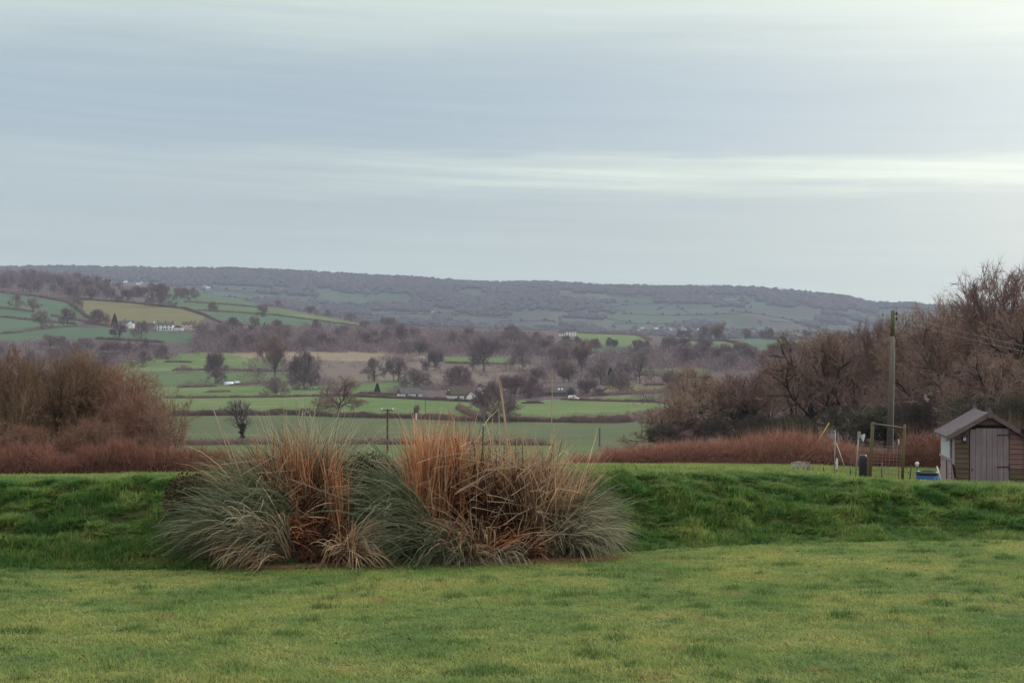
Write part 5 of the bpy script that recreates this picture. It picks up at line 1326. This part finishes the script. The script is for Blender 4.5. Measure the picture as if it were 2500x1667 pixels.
leaf_part(pL, 'dead_leaves', LF_RUST, [
  dict(n=900, c=C(740, 14.35), spread=(.42, .18), L=(.45, .95), az=(0, 6.283), tilt=(0, .32), bend=(0, .5), w=.008, seed=8),
  dict(n=300, c=C(690, 13.95), spread=(.24, .16), L=(.2, .6), az=(-3.1, .2), tilt=(.2, 1.1), bend=(.4, 1.6), w=.008, seed=9),
  dict(n=150, c=C(832, 14.05), spread=(.12, .14), L=(.35, .85), az=(0, 6.283), tilt=(0, .18), bend=(0, .3), w=.009, seed=10)])
leaf_part(pL, 'tan_leaves', LF_TAN, [
  dict(n=420, c=C(745, 14.25), spread=(.40, .2), L=(.5, 1.0), az=(0, 6.283), tilt=(.1, .8), bend=(.3, 1.6), w=.0078, seed=16),
  dict(n=420, c=C(668, 13.65), spread=(.20, .14), L=(.45, .9), az=(-2.9, -1.7), tilt=(.5, 1.2), bend=(.8, 1.6), w=.008, seed=11),
  dict(n=240, c=C(850, 13.75), spread=(.10, .12), L=(.4, .8), az=(-2.0, -.6), tilt=(.5, 1.2), bend=(.8, 1.6), w=.008, seed=14),
  dict(n=620, c=C(690, 14.2), spread=(.36, .2), L=(.65, 1.05), az=(2.2, 4.0), tilt=(.1, .7), bend=(.6, 1.5), w=.0075, seed=12)])
leaf_part(pL, 'old_stalks', LF_DARK, [dict(n=800, c=C(765, 13.65), spread=(.26, .22), L=(.06, .22), az=(0, 6.283), tilt=(.4, 1.5), bend=(0, 1.0), w=.010, seed=17), dict(n=1100, c=C(755, 14.0), spread=(.34, .30), L=(.12, .42), az=(0, 6.283), tilt=(.1, 1.3), bend=(0, 1.2), w=.011, seed=15), dict(n=900, c=C(740, 14.3), spread=(.45, .26), L=(.4, .85), az=(0, 6.283), tilt=(0, .45), bend=(0, .5), w=.010, seed=13)])
pR = thing('pampas_grass', 'right clump of pampas grass, larger, with orange dead stalks and a grey fountain of leaves on its right', 'pampas grass', on(1200, 14.3))
leaf_part(pR, 'green_leaves', LF_GREEN, [
  dict(n=1250, c=C(1020, 14.25), spread=(.26, .24), L=(.65, 1.15), az=(1.8, 4.2), tilt=(.2, 1.0), bend=(.8, 1.9), w=.0085, seed=21),
  dict(n=1300, c=C(1360, 14.5), spread=(.18, .24), L=(.65, 1.0), az=(-.9, 1.3), tilt=(.12, .8), bend=(.8, 1.9), w=.008, seed=22),
  dict(n=520, c=C(1085, 13.95), spread=(.30, .15), L=(.5, 1.0), az=(-2.8, -1.5), tilt=(.5, 1.1), bend=(.9, 1.7), w=.0085, seed=23)])
leaf_part(pR, 'grey_leaves', LF_GREY, [
  dict(n=2000, c=C(1355, 14.35), spread=(.20, .24), L=(.52, .92), az=(-1.4, .7), tilt=(.15, .8), bend=(1.0, 2.0), w=.0076, seed=24),
  dict(n=600, c=C(1320, 14.55), spread=(.26, .2), L=(.75, 1.15), az=(0, 6.283), tilt=(0, .3), bend=(.2, 1.0), w=.0072, seed=25),
  dict(n=420, c=C(1140, 13.9), spread=(.5, .10), L=(.35, .65), az=(-2.5, -.8), tilt=(.6, 1.15), bend=(.9, 1.8), w=.008, seed=26),
  dict(n=650, c=C(1010, 14.3), spread=(.26, .2), L=(.7, 1.15), az=(1.6, 3.6), tilt=(.1, .6), bend=(.6, 1.6), w=.0075, seed=27)])
leaf_part(pR, 'dead_leaves', LF_RUST, [
  dict(n=1150, c=C(1060, 14.3), spread=(.28, .22), L=(.65, 1.2), az=(0, 6.283), tilt=(0, .16), bend=(0, .35), w=.008, seed=28),
  dict(n=1500, c=C(1200, 14.5), spread=(.62, .16), L=(.5, 1.05), az=(0, 6.283), tilt=(0, .4), bend=(0, .7), w=.008, seed=29),
  dict(n=240, c=C(1180, 14.05), spread=(.5, .16), L=(.3, .65), az=(-3.0, -.1), tilt=(.3, 1.2), bend=(.3, 1.5), w=.008, seed=30)])
leaf_part(pR, 'tan_leaves', LF_TAN, [
  dict(n=650, c=C(1085, 14.4), spread=(.36, .24), L=(.7, 1.25), az=(0, 6.283), tilt=(0, .28), bend=(.05, .7), w=.008, seed=31),
  dict(n=900, c=C(1330, 14.35), spread=(.30, .22), L=(.7, 1.25), az=(0, 6.283), tilt=(0, .35), bend=(.1, 1.2), w=.0078, seed=32),
  dict(n=380, c=C(1120, 13.95), spread=(.35, .12), L=(.45, .9), az=(-3.3, -1.3), tilt=(.45, 1.1), bend=(.7, 1.5), w=.0078, seed=33),
  dict(n=320, c=C(1220, 14.35), spread=(.55, .16), L=(.4, .8), az=(0, 6.283), tilt=(.6, 1.5), bend=(0, .4), w=.007, seed=34, zr=.85)])
leaf_part(pR, 'old_stalks', LF_DARK, [dict(n=900, c=C(1190, 14.1), spread=(.55, .26), L=(.12, .5), az=(0, 6.283), tilt=(.1, 1.3), bend=(0, 1.2), w=.011, seed=36), dict(n=1300, c=C(1190, 14.4), spread=(.65, .24), L=(.5, 1.05), az=(0, 6.283), tilt=(0, .45), bend=(0, .5), w=.010, seed=35)])
# single stalks that stand out
def pst(parent, name, l, r, mat, d):
    pts = [pz(x, y, dd_ if False else d + k * .03) for k, (x, y) in enumerate(l)]
    stalk(parent, name, pts, r, mat)
for l, r, d in [([(600, 1250), (575, 1160), (545, 1068), (516, 985)], .0085, 14.1), ([(610, 1260), (588, 1160), (560, 1085), (545, 1052)], .0075, 14.0), ([(660, 1200), (645, 1130), (636, 1095), (620, 1060)], .006, 14.2),
                ([(655, 1180), (648, 1140), (643, 1115)], .006, 14.3), ([(795, 1240), (794, 1180), (790, 1118)], .005, 13.95)]:
    pst(pL, 'plume_stem', l, r, STRAW, d)
for l, r, d in [([(1250, 1180), (1238, 1080), (1226, 980), (1213, 903)], .0095, 14.3), ([(1258, 1180), (1243, 1080), (1230, 1000), (1222, 930)], .0085, 14.35), ([(1344, 1180), (1346, 1070), (1348, 980), (1348, 902)], .006, 14.5),
                ([(1354, 1160), (1355, 1080), (1353, 1035)], .005, 14.5), ([(1202, 1180), (1203, 1090), (1202, 1022)], .008, 14.4), ([(1222, 1160), (1220, 1080), (1218, 1001)], .008, 14.4), ([(1262, 1170), (1261, 1100), (1263, 1036)], .007, 14.4),
                ([(1088, 1200), (1087, 1130), (1088, 1056)], .013, 14.1), ([(1074, 1220), (1070, 1130), (1066, 1060)], .010, 14.1), ([(1172, 1180), (1168, 1100), (1164, 1034)], .008, 14.4), ([(1168, 1130), (1130, 1070), (1092, 993)], .006, 14.4), ([(1320, 1180), (1322, 1100), (1300, 1062)], .007, 14.2)]:
    pst(pR, 'plume_stem', l, r, STRAW, d)
for l, r in [([(1172, 1160), (1178, 1100), (1180, 1040)], .012), ([(1106, 1180), (1104, 1110)], .011), ([(1160, 1180), (1158, 1090), (1154, 1075)], .010), ([(1230, 1190), (1231, 1090)], .010), ([(1210, 1170), (1212, 1100)], .009), ([(1275, 1150), (1276, 1088)], .008), ([(1130, 1180), (1119, 1090), (1110, 1068)], .009)]:
    pst(pR, 'dark_stem', l, r, LF_DARK, 14.25)
rr = random.Random(21)
BS = [((1180, 1040), (1215, 1000)), ((1110, 1117), (1235, 1145)), ((1115, 1200), (1345, 1080)), ((1205, 1105), (1280, 1150)), ((1165, 1148), (1380, 1140)), ((1125, 1090), (1160, 1077)), ((1240, 1073), (1302, 1063)), ((1110, 1206), (1230, 1150)),
      ((1190, 1165), (1130, 1205)), ((995, 1153), (1048, 1166)), ((1275, 1335), (1375, 1268)), ((1260, 1370), (1358, 1282)), ((1170, 1375), (1265, 1325)), ((1110, 1376), (1184, 1350)), ((1230, 1110), (1300, 1150)), ((1300, 1150), (1385, 1090)),
      ((875, 1028), (900, 1035)), ((900, 1032), (955, 1130)), ((900, 1122), (995, 1142)), ((1070, 1215), (1035, 1290)), ((1075, 1215), (1015, 1226)), ((1185, 1170), (1190, 1280)), ((1230, 1175), (1235, 1265))]
for k in range(70):
    x, y = rr.uniform(1040, 1400), rr.uniform(1100, 1310); a = rr.gauss(.0, .55) + (PI / 2 if rr.random() < .25 else 0); L = rr.uniform(25, 110)
    BS.append(((x - L / 2 * math.cos(a), y - L / 2 * math.sin(a)), (x + L / 2 * math.cos(a), y + L / 2 * math.sin(a))))
for a, b in BS:
    d1, d2 = 13.85 + rr.uniform(-.12, .4), 13.9 + rr.uniform(-.1, .4)
    if max(a[1], b[1]) > 1300: d1 = d2 = 13.72
    mid = pz((a[0] + b[0]) / 2 + rr.uniform(-5, 5), (a[1] + b[1]) / 2 - rr.uniform(0, 7), (d1 + d2) / 2)
    stalk(pR, 'broken_stalk', [pz(*a, d1), mid, pz(*b, d2)], rr.uniform(.003, .0055), STRAW)
for k in range(9):
    x, y = rr.uniform(640, 860), rr.uniform(1110, 1330); a = rr.gauss(.1, .5); L = rr.uniform(40, 130)
    stalk(pL, 'broken_stalk', [pz(x - L / 2 * math.cos(a), y - L / 2 * math.sin(a), 13.75 + rr.uniform(-.1, .3)), pz(x + L / 2 * math.cos(a), y + L / 2 * math.sin(a), 13.8 + rr.uniform(-.1, .3))], rr.uniform(.0028, .0045), STRAW)
for a, b in [((540, 1134), (640, 1122)), ((592, 1158), (680, 1108)), ((710, 1170), (880, 1232)), ((385, 1280), (422, 1232)), ((425, 1368), (460, 1318))]:
    d1 = 13.9 if a[0] > 500 else 14.2
    stalk(pL, 'broken_stalk', [pz(*a, d1), pz(*b, d1)], .005, STRAW)
STRAW2 = m_leaf('fallen_straw', (.20, .105, .065), (.33, .20, .125), shade=False)
# litter of fallen straw along the foot of the clumps
def litter():
    g = np.random.default_rng(44); n = 1500; x = g.uniform(600, 1480, n); d = np.interp(x, [600, 900, 1480], [13.25, 13.55, 13.95]) + np.abs(g.normal(size=n)) * .22 - .08
    P = far_pts(x, d); P[:, 2] += .025; a = g.normal(size=n) * .5 + np.where(g.random(n) < .5, 0, PI); L = g.uniform(.08, .45, n)
    D = np.stack([np.cos(a) * L, np.sin(a) * L * .6, g.normal(size=n) * .02], 1); o = P.mean(0)
    return tag(obj('straw_litter', mesh_np('straw_litter', *slivers(P - o, D, np.full(n, .007), g), (STRAW2,)), None, o), 'fallen rust and tan straw along the foot of the pampas clumps', 'straw', kind='stuff')
litter()
# dark leafy bramble growing between and behind the clumps
def bush(x, d, h, w, lab, seed, n=5000, mat=IVY, cat='bush', ls=.03):
    g = np.random.default_rng(seed); p = on(x, d); t = thing('leafy_bush', lab, cat, p)
    mb = MB(); rr_ = random.Random(seed)
    for k in range(16):
        a, s = rr_.uniform(0, 6.28), rr_.uniform(.3, 1); e = Vector((math.cos(a) * w / 2 * s, math.sin(a) * w / 3 * s, h * rr_.uniform(.5, 1)))
        mb.tube([(0, 0, -.02), e * .5 + Vector((0, 0, h * .15)), e], [.008, .006, .003], 4)
    obj('stems', mb.mesh('stems', BRAMBLE_CORE), t)
    P = unit(g.normal(size=(n, 3))) * (g.random((n, 1)) ** .45) * np.array([w / 2, w / 3, h * .55]) + np.array([0, 0, h * .5]); P[:, 2] = np.maximum(P[:, 2], .01)
    D = unit(g.normal(size=(n, 3))) * ls * g.uniform(.5, 1.3, (n, 1))
    obj('leaves', mesh_np('leaves', *slivers(P, D, ls * g.uniform(.6, 1, n), g), (mat,)), t)
BRL = m_twig('bramble_leaves', (.022, .038, .018), (.045, .066, .030), None, 5.0)
bush(900, 14.6, .62, .7, 'dark green leafy bramble between the two pampas clumps', 5, 5200, BRL)
bush(980, 14.5, .55, .55, 'low dark green leafy growth at the left foot of the right pampas', 6, 2600, BRL)
BRT = m_twig('brown_dead_growth', (.060, .042, .024), (.100, .070, .040), None, 4.0)
bush(470, 14.2, .5, .6, 'brown withered growth at the left foot of the left pampas', 7, 4200, BRT, ls=.035)

# ------------------------------------------------------------------ grass: tufts scattered over lawn and bank
def m_blade(name, stops, sc1, dark, brown):
    t = NT(name, .75, .25); p = t.pos()
    n1 = t.noise(p, sc1, 5, .62); n2 = t.noise(p, sc1 * 6, 3, .6); n3 = t.noise(p, sc1 * 2.3, 3, .5)
    col = t.ramp(n1, stops); col = t.mix(t.math('MULTIPLY', n2, .55), col, dark)
    rp = t.ramp(n3, [(.60, (0, 0, 0)), (.74, (1, 1, 1))]); sp = t.node('ShaderNodeSeparateColor'); t.l.new(rp, sp.inputs[0])
    col = t.mix(t.math('MULTIPLY', sp.outputs[0], .55), col, brown)
    return t.leafy(t.shade(col), .42)
BL_LAWN = m_blade('lawn_blades', [(.36, (.130, .205, .058)), (.5, (.225, .280, .078)), (.64, (.335, .330, .102))], 1.1, (.085, .150, .040), (.26, .18, .07))
BL_BANK = m_blade('bank_blades', [(.36, (.055, .130, .028)), (.5, (.115, .195, .042)), (.64, (.225, .270, .074))], 1.7, (.028, .084, .022), (.18, .12, .055))
def tuft(name, n, rad, L, lean, w, seed, mat, S=2):
    g = np.random.default_rng(seed); r = rad * np.sqrt(g.random(n)); th = g.uniform(0, 6.283, n)
    P = np.stack([r * np.cos(th), r * np.sin(th), np.full(n, -.01)], 1)
    a = th + g.normal(size=n) * 1.1; ln = g.uniform(lean[0], lean[1], n); Ln = g.uniform(L[0], L[1], n)
    A = [P]
    for s in range(S):
        f = ln * (.5 + s * .9); P = P + np.stack([np.sin(f) * np.cos(a), np.sin(f) * np.sin(a), np.cos(f)], 1) * (Ln / S)[:, None]; A.append(P)
    sd = np.stack([-np.sin(a), np.cos(a), 0 * a], 1) * w / 2
    V, Fc = [], []
    V = np.stack([A[0] - sd, A[0] + sd, A[1] - sd * .8, A[1] + sd * .8, A[2]], 1).reshape(-1, 3)
    b = (np.arange(n) * 5)[:, None]
    Fc = np.concatenate([b + np.array([0, 1, 3]), b + np.array([0, 3, 2]), b + np.array([2, 3, 4])])
    return bpy.data.objects.new(name, add_shade(mesh_np(name, V, Fc, (mat,)), 5, seed))
pc = bpy.data.collections.new('grass_tufts')
for k in range(3): pc.objects.link(tuft(f'a_tuft{k}', 50, .095, (.022, .060), (.35, 1.35), .0056, 500 + k, BL_LAWN))
for k in range(3): pc.objects.link(tuft(f'b_tuft{k}', 46, .080, (.045, .125), (.25, 1.3), .0068, 510 + k, BL_BANK))
for k in range(2): pc.objects.link(tuft(f'c_tuft{k}', 40, .20, (.05, .11), (.2, 1.0), .010, 520 + k, BL_LAWN))

BL_TUFT = m_blade('dark_tuft_blades', [(.36, (.095, .170, .046)), (.5, (.135, .205, .056)), (.64, (.180, .230, .070))], 1.6, (.060, .120, .034), (.15, .14, .06))
for k in range(2): pc.objects.link(tuft(f'd_tuft{k}', 50, .075, (.03, .075), (.3, 1.3), .0058, 530 + k, BL_TUFT))

def gn_tree():
    ng = bpy.data.node_groups.new('scatter_grass', 'GeometryNodeTree')
    ng.interface.new_socket('Geometry', in_out='INPUT', socket_type='NodeSocketGeometry'); ng.interface.new_socket('Geometry', in_out='OUTPUT', socket_type='NodeSocketGeometry')
    N, L = ng.nodes, ng.links
    gi, go = N.new('NodeGroupInput'), N.new('NodeGroupOutput'); ip = N.new('GeometryNodeInstanceOnPoints')
    ci = N.new('GeometryNodeCollectionInfo'); ci.inputs['Collection'].default_value = pc; ci.inputs['Separate Children'].default_value = True; ci.inputs['Reset Children'].default_value = True
    def attr(nm, ty):
        n = N.new('GeometryNodeInputNamedAttribute'); n.data_type = ty; n.inputs['Name'].default_value = nm; return n.outputs['Attribute']
    L.new(gi.outputs[0], ip.inputs['Points']); L.new(ci.outputs[0], ip.inputs['Instance']); ip.inputs['Pick Instance'].default_value = True
    L.new(attr('pick', 'INT'), ip.inputs['Instance Index']); L.new(attr('rot', 'FLOAT_VECTOR'), ip.inputs['Rotation']); L.new(attr('scl', 'FLOAT_VECTOR'), ip.inputs['Scale'])
    L.new(ip.outputs[0], go.inputs[0]); return ng
GN = gn_tree()
def grass_obj(name, lab, P, rot, scl, pick):
    me = bpy.data.meshes.new(name); me.vertices.add(len(P)); me.vertices.foreach_set('co', np.ascontiguousarray(P, np.float32).ravel())
    for nm, ty, arr, key in (('rot', 'FLOAT_VECTOR', rot, 'vector'), ('scl', 'FLOAT_VECTOR', scl, 'vector'), ('pick', 'INT', pick, 'value')):
        at_ = me.attributes.new(nm, ty, 'POINT'); at_.data.foreach_set(key, np.ascontiguousarray(arr, np.float32 if key == 'vector' else np.int32).ravel())
    o = obj(name, me); m = o.modifiers.new('scatter', 'NODES'); m.node_group = GN
    return tag(o, lab, 'grass', kind='stuff')
def grass_points(n, d0, d1, seed, ulim=.43):
    g = np.random.default_rng(seed); d = np.sqrt(g.uniform(d0 ** 2, d1 ** 2, n)); u = g.uniform(-ulim, ulim, n)
    X = u * d; return X, d, CX + u * F, g
# lawn
X, Y, x, g = grass_points(30000, 6.3, 17.6, 61); k = Y < foot_d(x) + .1 + .15 * vnoise(X * 2.5, Y * 0, 8); X, Y, x = X[k], Y[k], x[k]
nz_ = fbm(X * 1.6, Y * 1.6, 71); tz = np.clip((fbm(X * 4.2, Y * 7.0, 91, 2) - .64) * 7, 0, 1.0); s = .55 + 1.0 * np.clip(nz_ - .35, 0, 1) + tz * .45
P = np.stack([X, Y, ground_z(X, Y)], 1); n = len(P)
grass_obj('lawn_grass', 'short yellow-green lawn grass in the foreground', P, np.stack([0 * X, 0 * X, g.uniform(0, 6.28, n)], 1), np.stack([np.ones(n), np.ones(n), s], 1) * g.uniform(.85, 1.15, (n, 1)), np.where(tz * .8 + g.random(n) * .6 > .95, g.integers(8, 10, n), g.integers(0, 3, n)))
# bank
X, Y, x, g = grass_points(60000, 12.8, 21.5, 62); fd = foot_d(x); k = (Y > fd - .1) & (Y < fd + 2.9); X, Y, x = X[k], Y[k], x[k]; fd = fd[k]
t_ = np.clip((Y - fd) / 2.0, 0, 1); s = .35 + 1.9 * np.clip(fbm(X * 4.0, Y * 4.0, 72) - .25, 0, 1) ** 1.3 + .9 * (fbm(X * 9, Y * 9, 73) - .5); s = s * np.interp(t_, [0, .06, .75, 1], [.75, 1.1, 1, .6])
P = np.stack([X, Y, ground_z(X, Y)], 1); n = len(P); rx = g.normal(size=n) * .12
grass_obj('bank_grass', 'long dark green tussocky grass on the bank', P, np.stack([rx, g.normal(size=n) * .12, g.uniform(0, 6.28, n)], 1), np.stack([np.ones(n), np.ones(n), s], 1) * g.uniform(.8, 1.2, (n, 1)), g.integers(3, 6, n))
# level ground behind the bank
X, Y, x, g = grass_points(26000, 17.0, 44, 63, .42); fd = foot_d(x); k = Y > fd + 2.3; X, Y, x = X[k], Y[k], x[k]
P = np.stack([X, Y, ground_z(X, Y)], 1); n = len(P); s = g.uniform(.5, 1.1, n)
grass_obj('garden_grass', 'green grass on the level ground behind the bank', P, np.stack([0 * X, 0 * X, g.uniform(0, 6.28, n)], 1), np.stack([np.ones(n), np.ones(n), s], 1), g.integers(6, 8, n))

def leaves_fallen():
    g = np.random.default_rng(66); n = 80; d = np.sqrt(g.uniform(7.5 ** 2, 15.5 ** 2, n)); u = g.uniform(-.4, .4, n); k = d < foot_d(CX + u * F) + .6; d, u = d[k], u[k]; n = len(d)
    X = u * d; P = np.stack([X, d, ground_z(X, d) + .035], 1); V, Fc = [], []
    for i in range(n):
        a, sz = g.uniform(0, 6.28), g.uniform(.012, .024); e1 = np.array([math.cos(a), math.sin(a), g.normal() * .4]) * sz; e2 = np.array([-math.sin(a), math.cos(a), g.normal() * .4]) * sz * .5
        V += [P[i] - e1, P[i] + e2 + np.array([0, 0, .008]), P[i] + e1, P[i] - e2 + np.array([0, 0, .008])]; Fc.append([4 * i, 4 * i + 1, 4 * i + 2, 4 * i + 3])
    return tag(obj('fallen_leaves', mesh_np('fallen_leaves', np.array(V), np.array(Fc), (m_simple('dead_leaf', (.13, .065, .032), .35, 3, space='world'),))), 'a few rust-brown fallen leaves scattered on the lawn', 'leaves', kind='stuff')
leaves_fallen()

# ------------------------------------------------------------------ haze over the valley
hz_mat = bpy.data.materials.new('haze_air'); hz_mat.use_nodes = True
hn, hl = hz_mat.node_tree.nodes, hz_mat.node_tree.links; hn.clear()
pv = hn.new('ShaderNodeVolumePrincipled'); pv.inputs['Color'].default_value = (.53, .58, .74, 1); pv.inputs['Density'].default_value = 1.05e-4; pv.inputs['Anisotropy'].default_value = 0.0
ho = hn.new('ShaderNodeOutputMaterial'); hl.new(pv.outputs[0], ho.inputs['Volume'])
haze = tag(obj('haze', MB().box((0, 3120, 140), (7400, 6360, 350)).mesh('haze', hz_mat)), 'thin pale winter haze lying over the valley', 'haze', kind='stuff')
